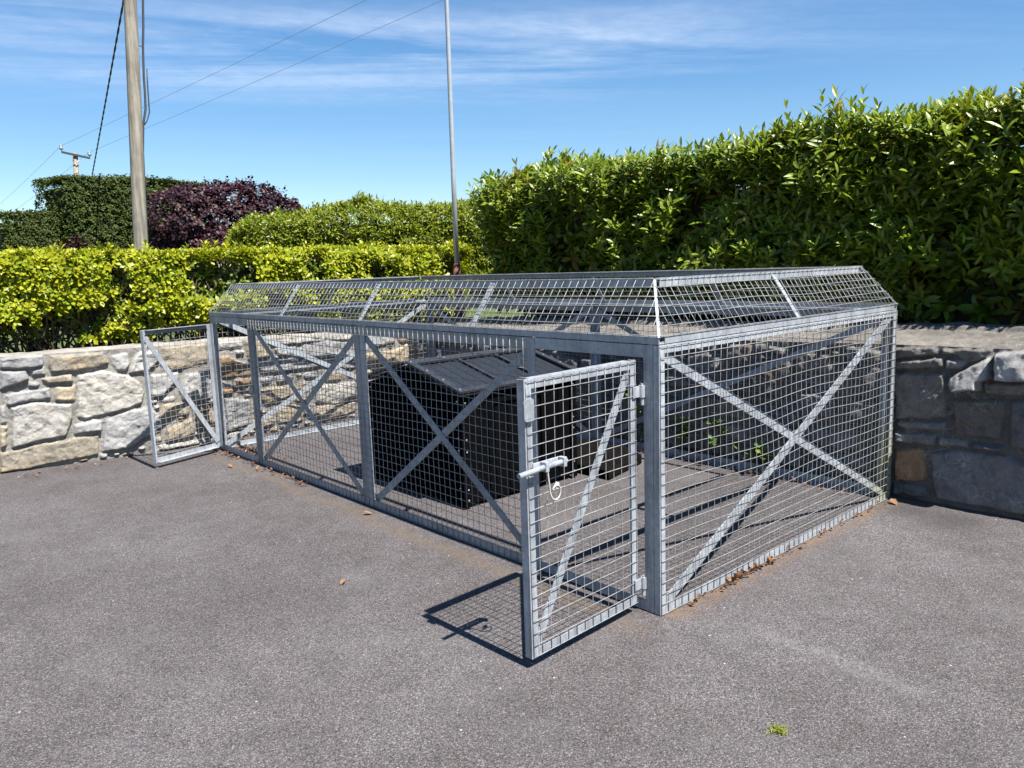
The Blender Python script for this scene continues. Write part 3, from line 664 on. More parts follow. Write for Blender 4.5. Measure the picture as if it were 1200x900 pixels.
# --- back (plane x=W, facing +x)
for a, sgn in ((.034, 1), (2.497, -1), (2.503, 1), (4.876, -1)): post((W, a), EY*sgn, -EX, .004, T, .05 if a in (.034, 4.876) else .055, .045)
for a, b in ((.085, 2.44), (2.56, 4.825)):
    rail((W, a, .004), (W, b, .004), EZ, -EX, .06, .045)
    rail((W, a, T), (W, b, T), -EZ, -EX, .055, .045)
    brace((W-.012, a-.02, .05), (W-.012, b+.02, T-.05), EX, .045)
    brace((W-.020, b+.02, .05), (W-.020, a-.02, T-.05), EX, .045)
wire_panel('mesh_panel', (W+.001, L-.04, .006), -EY, EZ, EX, L-.08, T-.012, cage, seed=37)

# --- roof: its own frame sits on the walls
z0, z1 = 1.2035, 1.236
ev = [(0, 0), (W, 0), (W, L), (0, L)]; rd = [(SI, SE), (W-SI, SE), (W-SI, L-SE), (SI, L-SE)]
rail((0, .001, z0), (0, L-.001, z0), EZ, EX, z1-z0, .04, 'eave_rail')
rail((W, .001, z0), (W, L-.001, z0), EZ, -EX, z1-z0, .04, 'eave_rail')
rail((.042, 0, z0), (W-.042, 0, z0), EZ, EY, z1-z0, .04, 'eave_rail')
rail((.042, L, z0), (W-.042, L, z0), EZ, -EY, z1-z0, .04, 'eave_rail')
for (a, b), A_, B_ in ((((SI, SE), (SI, L-SE)), EX, -EZ), (((W-SI, SE), (W-SI, L-SE)), -EX, -EZ)):
    MB().angle((*a, HR), (*b, HR), A_, B_, .035, .04).build('ridge_rail', ZINC, cage, bevel=.001)
for y, A_ in ((SE, EY), (L-SE, -EY)):
    MB().angle((SI+.036, y, HR-.002), (W-SI-.036, y, HR-.002), A_, -EZ, .03, .035).build('ridge_rail', ZINC, cage, bevel=.001)
for e, r in zip(ev, rd):
    P0, P1 = Vector((*e, z1-.004)), Vector((*r, HR-.006))
    c = Vector((W/2, L/2, 0)); nn = (Vector((r[0]-e[0], r[1]-e[1], 0))).normalized()*-1 + EZ*.9
    MB().flat(P0, P1, nn, .013, .006).build('hip_rail', ZINC, cage, bevel=.001)
inF = Vector((SI, 0, HR-z1)); lF = inF.length
for y in (1.25, 2.39, 3.525):
    for x0, dx in ((.004, 1), (W-.004, -1)):
        P0 = Vector((x0, y, z1-.006)); P1 = Vector((x0+dx*SI, y, HR-.012)); nn = Vector((-dx*(HR-z1), 0, SI))
        MB().flat(P0, P1, nn, .036, .006).build('roof_rib', ZINC, cage, bevel=.001)
for y0, dy in ((.004, 1), (L-.004, -1)):
    P0 = Vector((1.18, y0, z1-.006)); P1 = Vector((1.17, y0+dy*SE, HR-.012)); nn = Vector((0, -dy*(HR-z1), SE))
    MB().flat(P0, P1, nn, .036, .006).build('roof_rib', ZINC, cage, bevel=.001)
hh = HR-z1
wire_panel('roof_mesh', (-.002, 0, z1), EY, (SI, 0, hh), (-hh, 0, SI), L, math.hypot(SI, hh), cage, seed=41, taper0=SE, taper1=SE, bulge=.006, sag=.004)
wire_panel('roof_mesh', (W+.002, L, z1), -EY, (-SI, 0, hh), (hh, 0, SI), L, math.hypot(SI, hh), cage, seed=42, taper0=SE, taper1=SE, bulge=.006, sag=.004)
wire_panel('roof_mesh', (0, -.002, z1), EX, (0, SE, hh), (0, -hh, SE), W, math.hypot(SE, hh), cage, seed=43, taper0=SI, taper1=SI, bulge=.01, sag=.006)
wire_panel('roof_mesh', (W, L+.002, z1), -EX, (0, -SE, hh), (0, hh, SE), W, math.hypot(SE, hh), cage, seed=44, taper0=SI, taper1=SI, bulge=.006, sag=.004)

# --- gates: leaf frame in its own plane, d along the leaf away from the hinge, n towards the mesh side
def gate(hinge, free, z0, z1, n, brace_hi_at_hinge, latch, label, seed):
    h = Vector((*hinge, 0)); d = Vector((free[0]-hinge[0], free[1]-hinge[1], 0)); lw = d.length; d.normalize()
    n = Vector((*n, 0)); n = (n - d*n.dot(d)).normalized()
    P = lambda u, z, o=0: h + d*u + EZ*z + n*o
    g_ = empty('gate', (hinge[0], hinge[1], 0)); g_.parent = cage; g_.matrix_parent_inverse = cage.matrix_basis.inverted()
    tag(g_, label)
    A = .038
    stile1 = MB().angle(P(0, z0), P(0, z1), d, -n, A, A)
    stile1.build('stile', ZINC, g_, bevel=.0012)
    MB().angle(P(lw, z0), P(lw, z1), -d, -n, A, A).build('stile', ZINC, g_, bevel=.0012)
    MB().angle(P(A+.001, z0), P(lw-A-.001, z0), EZ, -n, A, A).build('gate_rail', ZINC, g_, bevel=.0012)
    MB().angle(P(A+.001, z1), P(lw-A-.001, z1), -EZ, -n, A, A).build('gate_rail', ZINC, g_, bevel=.0012)
    if brace_hi_at_hinge: a, b = P(.03, z1-.03, -.012), P(lw-.03, z0+.03, -.012)
    else: a, b = P(.03, z0+.05, -.012), P(lw-.03, z1-.06, -.012)
    MB().flat(a, b, n, .042, .006).build('brace', ZINC, g_, bevel=.001)
    wire_panel('mesh_panel', P(.006, z0+.006, .001), d, EZ, n, lw-.012, z1-z0-.012, g_, seed=seed, bulge=.006, sag=.005)
    for z in (.135, 1.0):   # strap, knuckle and pin
        m = MB(); c = P(-.028, z, .012)
        m.prism([(-.024,-.003),(.024,-.003),(.024,.003),(-.024,.003)], P(.03, z, .006), P(-.02, z, .006), EZ, n)
        m.tube([c-EZ*.026, c+EZ*.026], .014, 12); m.tube([c-EZ*.06, c-EZ*.0262], .009, 10); m.tube([c+EZ*.0262, c+EZ*.033], .006, 8)
        m.build('hinge', ZINC, g_, smooth=False)
    if latch:
        m = MB(); u0, u1, za, zb = lw-.035, lw+.018, z1-.155, z1-.072     # rounded striker plate
        sec = []
        for cu, cz, a0 in ((u1-.016, zb-.016, 0), (u0+.008, zb-.008, 90), (u0+.008, za+.008, 180), (u1-.016, za+.016, 270)):
            rr = .016 if cu > (u0+u1)/2 else .008
            for k in range(5): t = R(a0+k*22.5); sec.append((cu+rr*math.cos(t), cz+rr*math.sin(t)))
        m.prism(sec, P(0, 0, .010), P(0, 0, .016), d, EZ); m.build('striker_plate', ZINC, g_)
        zl = .80
        m = MB()                                                        # bolt carrier: back plate and two ears
        m.prism([(lw-.17,zl-.004),(lw-.02,zl-.004),(lw-.02,zl+.022),(lw-.17,zl+.022)], P(0, 0, .012), P(0, 0, .017), d, EZ)
        for u in (lw-.175, lw-.075):
            m.prism([(u,zl-.015),(u+.018,zl-.015),(u+.018,zl+.023),(u,zl+.023)], P(0, 0, .0175), P(0, 0, .048), d, EZ)
        m.build('bolt_guide', ZINC, g_, bevel=.002)
        b = MB(); b.tube([P(lw-.185, zl+.004, .034), P(lw-.05, zl+.002, .034), P(lw+.075, zl-.004, .034)], .0105, 12)
        b.build('slide_bolt', ZINC, g_, smooth=False)
        c = MB(); pts = []
        base = P(lw-.075, zl-.02, .034)
        for k in range(22):
            t = k/21
            if t < .45: q = (t/.45); pts.append(base + d*(-.012*q) - EZ*(.085*q) + n*.004)
            else:
                a = R(180 + (t-.45)/.55*330); pts.append(base + d*(-.012-.026) - EZ*.085 - d*(.026*math.cos(a)) + EZ*(.026*math.sin(a)*1.1) + n*(.006+.01*(t-.45)))
        c.tube(pts, .0034, 6); c.build('tether_loop', WHITEROPE, g_, smooth=True)
        c = MB(); q = base - d*.05 - EZ*.062
        c.tube([q - EZ*.010 + d*.008, q + EZ*.010 - d*.008], .009, 10); c.build('padlock', WHITEROPE, g_)
    return g_
gate((-.034, .098), (-.714, .066), .045, 1.138, (0, -1), True, True, 'near gate of the cage standing open with slide bolt and tether loop', 51)
gate((-.034, 4.835), (-.672, 4.630), .045, 1.138, (0, 1), False, False, 'far gate of the cage standing open against the stone wall', 61)
# keeper ring on the post the far gate shuts against
k = MB(); k.tube([Vector((-.006, 4.135+.022*math.cos(R(a)), .62+.028*math.sin(R(a)))) for a in range(0, 361, 24)], .005, 6)
k.build('keeper_ring', WHITEROPE, cage, smooth=True)

# ================================================================== BLACK SHELTER IN THE CAGE
def shelter():
    x0, x1, ya, yb, ze, za = .365, 1.42, 1.835, 2.93, .752, .895
    ym = (ya+yb)/2
    t = empty('kennel', ((x0+x1)/2, ym, 0)); tag(t, 'black plastic kennel with pitched dark sheet roof standing inside the cage', 'kennel')
    def corr(m, P0, U, lu, top, nrm, n):           # vertical board pattern: shallow ribs
        P0, U, nrm = Vector(P0), Vector(U), Vector(nrm)
        sec = []
        for i in range(n):
            a = i*lu/n; b = (i+1)*lu/n; g = .007
            sec += [(a, 0), (b-g*2, 0), (b-g*1.5, -.008), (b-g*.5, -.008)]
        sec += [(lu, 0), (lu, -.03), (0, -.03)]
        m.prism(sec, P0, P0 + EZ*top, U, nrm)
    zb = .03
    m = MB(); corr(m, (x0+.01, yb-.02, zb), -EY, yb-ya-.04, ze-zb, -EX, 9)
    m.prism([(ya+.02, 0), (yb-.02, 0), (ym, za-ze-.02)], (x0+.012, 0, ze), (x0+.04, 0, ze), EY, EZ); m.build('gable_wall', BLACK, t)
    m = MB(); corr(m, (x1-.01, ya+.02, zb), EY, yb-ya-.04, ze-zb, EX, 9)
    m.prism([(ya+.02, 0), (yb-.02, 0), (ym, za-ze-.02)], (x1-.04, 0, ze), (x1-.012, 0, ze), EY, EZ); m.build('gable_wall', BLACK, t)
    m = MB(); corr(m, (x0+.05, ya+.01, zb), EX, x1-x0-.1, ze-zb-.002, -EY, 8); m.build('side_wall', BLACK, t)
    m = MB(); corr(m, (x1-.05, yb-.01, zb), -EX, x1-x0-.1, ze-zb-.002, EY, 8); m.build('side_wall', BLACK, t)
    for x, sx in ((x0, 1), (x1, -1)):
        for y, sy in ((ya, 1), (yb, -1)):
            p = MB().angle((x, y, .012), (x, y, ze-.004), EX*sx, EY*sy, .058, .01)
            p.prism([(0,.012),(.0095,.012),(.0095,.06),(0,.06)], (x, y, .012), (x, y, ze-.004), EX*sx, EY*sy)
            o = p.build('corner_trim', BLACK, t, bevel=.003)
            for z in (.06, .13, .38, .46, .70):
                MB().tube([(x+sx*.034, y-sy*.001, z), (x+sx*.034, y-sy*.004, z)], .006, 8).build('screw', SCREW, o)
                MB().tube([(x-sx*.001, y+sy*.036, z+.01), (x-sx*.004, y+sy*.036, z+.01)], .006, 8).build('screw', SCREW, o)
    m = MB()                                        # rubbed door frame on the sunny side
    for a in (.22, .70): m.box((x0+a, ya-.006, .05), (x0+a+.035, ya+.0035, .70))
    m.box((x0+.2555, ya-.006, .665), (x0+.6995, ya+.0035, .70)); m.build('door_frame', BLACK, t, bevel=.002)
    # roof: two sloping trays, each a ribbed sheet inside a raised rim
    ov = .035; rf = za + .015; half = ym - ya + ov
    for sy in (-1, 1):
        e0 = Vector((x0-ov, ym + sy*half, ze + .005)); r0 = Vector((x0-ov, ym + sy*.004, rf))
        up = (r0-e0); ls = up.length; up.normalize(); nn = EX.cross(up)*(1 if EX.cross(up).z > 0 else -1); lx = x1-x0+2*ov
        m = MB(); n = 13; sec = []
        for i in range(n):
            a = lx*i/n; b = lx/n
            sec += [(a, 0), (a+b*.62, 0), (a+b*.7, .006), (a+b*.92, .006)]
        sec += [(lx, 0), (lx, -.006), (0, -.006)]
        m.prism(sec, e0, e0 + up*ls, EX, nn); o = m.build('roof_panel', DARKSHEET, t)
        rim = MB(); hgt = .030; wd = .05
        def bar(P0, P1, A): rim.prism([(0,.0105),(wd,.0105),(wd,hgt),(0,hgt)], P0, P1, A, nn)
        bar(e0, e0+EX*lx, up); bar(e0+up*(ls-wd), e0+up*(ls-wd)+EX*lx, up)
        bar(e0+up*(wd+.001), e0+up*(ls-wd-.001), EX); bar(e0+EX*(lx-wd)+up*(wd+.001), e0+EX*(lx-wd)+up*(ls-wd-.001), EX)
        for fx in (.36, .66): 
            rim.prism([(0,.0105),(.022,.0105),(.022,hgt-.008),(0,hgt-.008)], e0+EX*lx*fx+up*(wd+.001), e0+EX*lx*fx+up*(ls-wd-.001), EX, nn)
        r_o = rim.build('roof_rim', DARKTRIM, t, bevel=.003)
        for fx in (.02, .27, .52, .77, .975):
            for q in (.025, ls-.025):
                c = e0 + EX*lx*fx + up*q; MB().tube([c+nn*(hgt+.0005), c+nn*(hgt+.004)], .0065, 8).build('screw', SCREW, r_o)
        for q in (.35, .65):
            for fx in (.024, .976):
                c = e0 + EX*lx*fx + up*ls*q; MB().tube([c+nn*(hgt+.0005), c+nn*(hgt+.004)], .0065, 8).build('screw', SCREW, r_o)
shelter()
# low black slab beside it
m = MB(); m.prism([(1.50,1.60),(2.02,1.72),(2.16,1.95),(2.10,2.62),(1.50,2.62)], (0,0,.006), (0,0,.075), EX, EY)
tag(m.build('black_slab', mat_plain('slab_black', (.0055,.005,.0046), .85, 0, 18, .35, .2, .03), bevel=.008), 'low black slab lying on the asphalt beside the kennel', 'slab')

# ================================================================== POLES AND WIRES
t = empty('utility_pole', (1.1458,10.5,0.9644)); tag(t, 'weathered wooden utility pole rising behind the golden hedge', 'utility pole')
base, top = Vector((1.1341,10.5,0.9644)), Vector((1.5052,10.5,7.3719))
MB().tube([base+(top-base)*k/12 for k in range(13)], [.105-.024*k/12 for k in range(13)], 24).build('pole', POLEWOOD, t, smooth=True)
MB().tube([(1.6146,10.5,6.2779),(1.5951,10.5,5.8872),(1.5771,10.5,5.5669),(1.5443,10.5,5.184),(1.5115,10.5,4.9027),(1.4818,10.5,4.4807),(1.4701,10.4844,4.2463),(1.4505,10.4688,4.0119),(1.3919,10.4609,3.7774),(1.3489,10.4609,3.3867),(1.2982,10.4609,2.3709),(1.2708,10.4609,1.5114)], .0165, 8).build('cable', CABLE, t, smooth=True)
MB().tube([(1.5365,10.5,4.5979),(1.5248,10.5,4.4026),(1.5169,10.5,4.1681),(1.5115,10.5,3.9806),(1.4662,10.5,3.8556),(1.4193,10.4766,3.7931)], .0095, 6).build('cable', CABLE, t, smooth=True)
MB().tube([(1.3802,10.5,4.9261),(1.5287,10.5,4.9027)], .008, 6).build('bracket', CABLE, t)
t = empty('utility_pole', (6.32, 35, .8)); tag(t, 'distant utility pole with crossarm above the dark clipped hedge', 'utility pole')
MB().tube([(6.20,35,.8),(6.46,35,6.80)], [.125,.10], 14).build('pole', POLEWOOD, t, smooth=True)
a, b = Vector((5.93,34.86,6.78)), Vector((6.97,34.86,6.60))
MB().prism([(-.035,-.04),(.035,-.04),(.035,.04),(-.035,.04)], a, b, EY, EZ).build('crossarm', CABLE, t)
ins = []
for c in (a, b):
    q = c + EZ*.045; m = MB(); m.tube([q, q+EZ*.05, q+EZ*.06, q+EZ*.13, q+EZ*.14, q+EZ*.2, q+EZ*.25], [.02,.02,.075,.075,.05,.08,.03], 12)
    m.build('insulator', GLASSY, t, smooth=True); ins.append(q+EZ*.2)
m = MB(); m.tube([(6.33,34.83,6.52),(6.44,34.80,6.38),(6.55,34.83,6.5)], .018, 6); m.build('stay_strap', WHITEROPE, t)
def wire(name, pts, r, sag, mat, label, cat):
    P = []
    for i in range(len(pts)-1):
        A_, B_ = Vector(pts[i]), Vector(pts[i+1])
        for k in range(24 + (i == len(pts)-2)):
            q = k/24; P.append(A_.lerp(B_, q) - EZ*sag*4*q*(1-q))
    return tag(MB().tube(P, r, 5).build(name, mat), label, cat)
def ext(a, b, k): a, b = Vector(a), Vector(b); return b + (b-a)*k
wire('power_line', [(7.2386,56.9587,6.5), ins[0], ext(ins[0], (9.1254,16.4948,8.518), .35)], .006, .05, WIREGREY, 'upper thin power line running from the left insulator of the distant pole', 'power line')
wire('power_line', [(7.1305,57.06,5.4), ins[1], ext(ins[1], (10.7581,15.3472,8.527), .35)], .006, .05, WIREGREY, 'lower thin power line running from the right insulator of the distant pole', 'power line')
wire('power_line', [(-20,112,10.4), (22.11,104.88,9.46)], .022, .1, WIREGREY, 'faint level wire behind the far left clipped hedge', 'power line')
def twisted():
    A_, B_ = Vector((1.4398, 10.5, 5.9994)), Vector((3.76,22.95,4.056)); m = MB()
    m2 = [[], []]
    for k in range(161):
        q = k/160; c = A_.lerp(B_, q) - EZ*.06*4*q*(1-q)*.25
        for s_ in (0, 1):
            a_ = q*110 + s_*math.pi; m2[s_].append(c + Vector((math.cos(a_), 0, math.sin(a_)))*.007)
    for pl in m2: m.tube(pl, .0115, 5)
    return tag(m.build('service_cable', CABLE, smooth=True), 'thick twisted service cable sloping from the wooden pole down behind the dark hedge', 'cable')
twisted()
t = empty('flagpole', (3.25, 5.5, .8)); tag(t, 'slim grey metal flagpole with a rusty brown foot at the corner of the walls', 'flagpole')
MB().tube([(3.25,5.5,1.56),(3.256,5.5,2.6),(3.27,5.5,4.6),(3.285,5.5,6.6)], [.031,.029,.025,.020], 16).build('pole', PAINT, t, smooth=True)
MB().tube([(3.244,5.5,.78),(3.25,5.5,1.60)], .044, 16).build('foot_sleeve', RUST, t, smooth=True)
m = MB(); m.tube([(3.285,5.5,6.6),(3.285,5.5,6.64),(3.285,5.5,6.7)], [.03,.045,.01], 12); m.build('cap', PAINT, t, smooth=True)
t = empty('lamp_post', (12, 9.178, .8)); tag(t, 'pointed top of a dark garden lamp showing above the tall laurel hedge', 'lamp post')
MB().tube([(12,9.178,.8),(12,9.178,3.85)], .035, 10).build('post', CABLE, t)
MB().tube([(12,9.178,3.84),(12,9.178,3.87),(12,9.178,4.04)], [.05,.062,.062], 8).build('lantern_body', CABLE, t)
MB().tube([(12,9.178,4.042),(12,9.178,4.10),(12,9.178,4.18),(12,9.178,4.275)], [.058,.056,.036,.004], 8).build('lantern_cap', GLASSY, t)

# ================================================================== FOLIAGE
def unit(a): return a/np.maximum(np.linalg.norm(a, axis=-1, keepdims=True), 1e-9)
LEAF_T = np.array([(0,0),(.30,.80),(.30,0),(.30,-.80),(.68,.92),(.68,0),(.68,-.92),(1,0)])     # along, across
LEAF_F4 = np.array([(1,4,5,2),(2,5,6,3)]); LEAF_F3 = np.array([(0,1,2),(0,2,3),(4,7,5),(5,7,6)])
def leaves(org, dirs, nor, ln, wd, col, fold=.25, droop=.25, shape=None):
    """many small leaves: base point, direction, upper side, length, half width -> verts, faces, tints"""
    T = LEAF_T.copy()
    if shape is not None: T[1:4, 1] *= shape[0]; T[4:7, 1] *= shape[1]
    d = unit(dirs); n = unit(nor - d*(nor*d).sum(-1, keepdims=True)); s = np.cross(n, d)
    t = T[:, 0][None, :, None]; q = T[:, 1][None, :, None]
    L_ = ln[:, None, None]; W_ = wd[:, None, None]
    V = org[:, None] + d[:, None]*t*L_ + s[:, None]*q*W_ + n[:, None]*(np.abs(q)*W_*fold - droop*L_*t*t)
    k = len(org); off = np.arange(k)[:, None, None]*8
    C = np.repeat(col[:, None], 8, 1)
    return V.reshape(-1, 3), (LEAF_F4[None]+off).reshape(-1, 4), (LEAF_F3[None]+off).reshape(-1, 3), C.reshape(-1, 3)
def shoots(P, axis, k, slen, ln, wd, pal, spread=(45, 75), seed=0, fold=.25, droop=.25, shape=None, newtip=None, upbias=0.):
    """k leaves spiralling up every shoot"""
    rg = np.random.default_rng(seed); n = len(P); axis = unit(axis)
    ref = unit(rg.normal(size=(n, 3))); a = unit(np.cross(axis, ref)); b = np.cross(axis, a)
    pal = np.array(pal); base = pal[rg.integers(len(pal), size=n)]*rg.uniform(.8, 1.2, (n, 1))
    out = []
    for i in range(k):
        t = i/(k-1); ang = i*2.4 + rg.uniform(-.4, .4, n)
        rad = a*np.cos(ang)[:, None] + b*np.sin(ang)[:, None]
        th = np.radians(spread[1] + (spread[0]-spread[1])*t + rg.uniform(-12, 12, n))[:, None]
        d = axis*np.cos(th) + rad*np.sin(th); d[:, 2] += upbias
        nn = axis*np.sin(th) - rad*np.cos(th) + rg.normal(0, .2, (n, 3))
        o = P + axis*(t*slen*rg.uniform(.8, 1.1, n))[:, None]
        l_ = ln*rg.uniform(.58, 1.15, n)*(1 - .3*max(t-.6, 0)/.4); w_ = wd*rg.uniform(.8, 1.1, n)*(1-.3*max(t-.6, 0)/.4)
        c = base*rg.uniform(.88, 1.12, (n, 1))
        if newtip is not None and t > .55: c = c*(1-newtip[0]) + np.array(newtip[1])*newtip[0]
        out.append(leaves(o, d, nn, l_, w_, c, fold, droop, shape))
    return out
def foliage_obj(name, parts, mat, parent):
    nv = 0; V, F4, F3, C = [], [], [], []
    for v, f4, f3, c in parts: V.append(v); F4.append(f4+nv); F3.append(f3+nv); C.append(c); nv += len(v)
    me = np_mesh(name, np.concatenate(V), np.concatenate(F4), np.concatenate(C), True, np.concatenate(F3))
    return link(name, me, mat, parent)
def twigs(name, parent, roots, tips, r0, r1, seed, wig=.06, mat=None):
    rg = np.random.default_rng(seed); mb = MB()
    for a, b in zip(roots, tips):
        a, b = np.array(a), np.array(b); k = 5; pts = []
        for i in range(k):
            t = i/(k-1); pts.append(a + (b-a)*t + rg.normal(0, wig, 3)*math.sin(math.pi*t))
        mb.tube(pts, [r0 + (r1-r0)*i/(k-1) for i in range(k)], 5)
    return mb.build(name, mat or BARK, parent, smooth=True)

# ---- tall laurel hedge: front face towards -x
def laurel_front(y, z): 
    q = np.stack([y, z], -1); return 3.12 + .16*vnoise(q, .9, 5) + .10*vnoise(q, 2.3, 6) + .10*np.clip((1.5-z)/.5, 0, 1)
def laurel_top(x, y):
    q = np.stack([x, y], -1); return 2.35 - .12*np.clip((y-4.2)/.6, 0, 1)**2 - .10*np.exp(-((y-2.35)/.7)**2) + .07*vnoise(q, 1.1, 7) + .06*vnoise(q, 2.9, 8)
LP = [(0.09,0.15,0.012), (0.114,0.174,0.0144), (0.072,0.126,0.012), (0.144,0.204,0.0168), (0.06,0.102,0.012), (0.0816,0.138,0.012), (0.102,0.156,0.0132), (0.24,0.18,0.0264)]
def laurel():
    rg = np.random.default_rng(5); t = empty('laurel_hedge', (3.7, 1.4, .9))
    tag(t, 'tall dark glossy laurel hedge above the shaded stone wall', 'hedge')
    parts = []
    ya, yb = -2.6, 4.75
    n = 3700; y = rg.uniform(ya, yb, n); z = 1.08 + rg.beta(1.15, 1, n)*1.29; dep = rg.exponential(.10, n)
    x = laurel_front(y, z) + dep - .02
    # soft gaps
    g_ = vnoise(np.stack([y, z], -1), 1.7, 9); keep = (g_ > -.5 + .2*rg.random(n)) | (z > 2.15); x, y, z = x[keep], y[keep], z[keep]
    P = np.stack([x, y, z], -1); m = len(P)
    ax = np.stack([-rg.uniform(.35, 1, m), rg.normal(-.12, .4, m), rg.uniform(.1, 1.0, m) + np.clip((z-2.0)*1.2, 0, .8)], -1)
    big = rg.random(m) < .58
    parts += shoots(P[big], ax[big], 8, .14, .138, .0188, LP, (34, 74), 12, newtip=(.4, (.17, .23, .018)), shape=(.9, 1.0))
    parts += shoots(P[~big] - np.array((.02, 0, 0)), ax[~big], 9, .12, .098, .0150, LP, (30, 76), 112, newtip=(.5, (.19, .25, .018)), shape=(.85, 1.0))
    n = 1300; y = rg.uniform(ya, yb, n); z = rg.uniform(1.05, 2.36, n); x = laurel_front(y, z) + rg.uniform(.15, .5, n)
    P = np.stack([x, y, z], -1); parts += shoots(P, np.stack([-rg.uniform(.2, 1, n), rg.normal(0, .5, n), rg.uniform(0, 1, n)], -1), 7, .14, .15, .027, LP, (45, 80), 13)
    # top and its upright young shoots
    n = 2500; y = rg.uniform(ya, yb+.15, n); x = 3.12 + rg.beta(1, 1.6, n)*1.1; z = laurel_top(x, y) - rg.exponential(.05, n)
    P = np.stack([x, y, z], -1); parts += shoots(P, np.stack([rg.normal(-.25, .3, n), rg.normal(0, .3, n), np.ones(n)], -1), 8, .15, .125, .0165, LP, (22, 62), 14, newtip=(.55, (.22, .28, .022)))
    n = 420; y = rg.uniform(ya, yb, n); x = 3.08 + rg.random(n)**1.5*.9; z = laurel_top(x, y) + rg.uniform(-.02, .13, n)*np.clip(.6+1.2*vnoise(np.stack([x, y], -1), 1.3, 61), 0, 1.3)
    P = np.stack([x, y, z], -1); parts += shoots(P, np.stack([rg.normal(0, .16, n), rg.normal(0, .16, n), np.ones(n)], -1), 8, .17, .11, .016, LP, (15, 48), 15, newtip=(.6, (.23, .29, .025)))
    # young shoots standing out of the face, most of them high up
    n = 1000; y = rg.uniform(ya, yb, n); z = 1.15 + rg.beta(2.0, 1.15, n)*1.22; x = laurel_front(y, z) - rg.uniform(.0, .13, n)
    kk = vnoise(np.stack([y, z], -1), 2.1, 67) > -.25 + .25*rg.random(n); x, y, z = x[kk], y[kk], z[kk]; n = len(x); P = np.stack([x, y, z], -1)
    parts += shoots(P, np.stack([-rg.uniform(.15, .7, n), rg.normal(-.25, .3, n), rg.uniform(.5, 1.2, n)], -1), 8, .15, .125, .0165, [(.12,.175,.012), (.15,.20,.015), (.10,.155,.012)], (28, 66), 18, newtip=(.5, (.23, .29, .02)))
    # far end
    n = 520; x = 3.15 + rg.random(n)*1.1; z = rg.uniform(1.05, 2.5, n); y = yb + .12*vnoise(np.stack([x, z], -1), 1.5, 19) - rg.exponential(.08, n)
    P = np.stack([x, y, z], -1); parts += shoots(P, np.stack([rg.normal(-.2, .4, n), rg.uniform(.3, 1, n), rg.uniform(.1, 1, n)], -1), 8, .13, .13, .023, LP, (35, 75), 16, newtip=(.4, (.16, .24, .02)))
    foliage_obj('foliage', parts, LAUREL, t)
    # trunks, limbs, and a dark hull standing in for the shaded inside
    ro, ti = [], []
    for i in range(46):
        y0 = ya + (yb-ya)*(i+.5)/46 + rg.normal(0, .05)
        for k in range(5):
            ro.append((3.62+rg.normal(0, .06), y0, .78)); ti.append((3.62+rg.uniform(-.42, .4), y0+rg.normal(0, .22), rg.uniform(1.5, 2.4)))
    twigs('stems', t, ro, ti, .016, .005, 3)
    core_slab('inner_hull', t, lambda y, z: laurel_front(y, z)+.30, lambda y: 2.17 + .05*np.sin(y*3), ya, yb-.25, .8, .75, DARKCORE, 'x')
DARKCORE = mat_plain('hedge_hull_shade', (.022, .028, .012), .95, 0, 25, .5, .8)  # colour of the added hedge hulls, shade of the inside painted in
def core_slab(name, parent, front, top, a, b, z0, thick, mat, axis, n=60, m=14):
    """lumpy closed slab filling a hedge, coloured dark for its shaded inside; front(a,z) gives its face"""
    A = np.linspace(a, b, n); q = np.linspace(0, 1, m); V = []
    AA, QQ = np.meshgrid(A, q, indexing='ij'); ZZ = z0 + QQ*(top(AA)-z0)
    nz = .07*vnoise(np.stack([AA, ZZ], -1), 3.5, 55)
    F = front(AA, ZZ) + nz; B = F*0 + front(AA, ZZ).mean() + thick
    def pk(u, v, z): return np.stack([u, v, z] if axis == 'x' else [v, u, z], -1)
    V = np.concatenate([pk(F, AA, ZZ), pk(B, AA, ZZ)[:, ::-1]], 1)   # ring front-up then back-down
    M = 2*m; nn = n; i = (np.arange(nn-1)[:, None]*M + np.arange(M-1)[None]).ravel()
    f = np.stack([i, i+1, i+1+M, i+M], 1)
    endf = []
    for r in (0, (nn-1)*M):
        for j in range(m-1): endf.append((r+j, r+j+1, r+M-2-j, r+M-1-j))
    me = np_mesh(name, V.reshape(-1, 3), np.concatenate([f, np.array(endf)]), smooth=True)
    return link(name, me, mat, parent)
laurel()

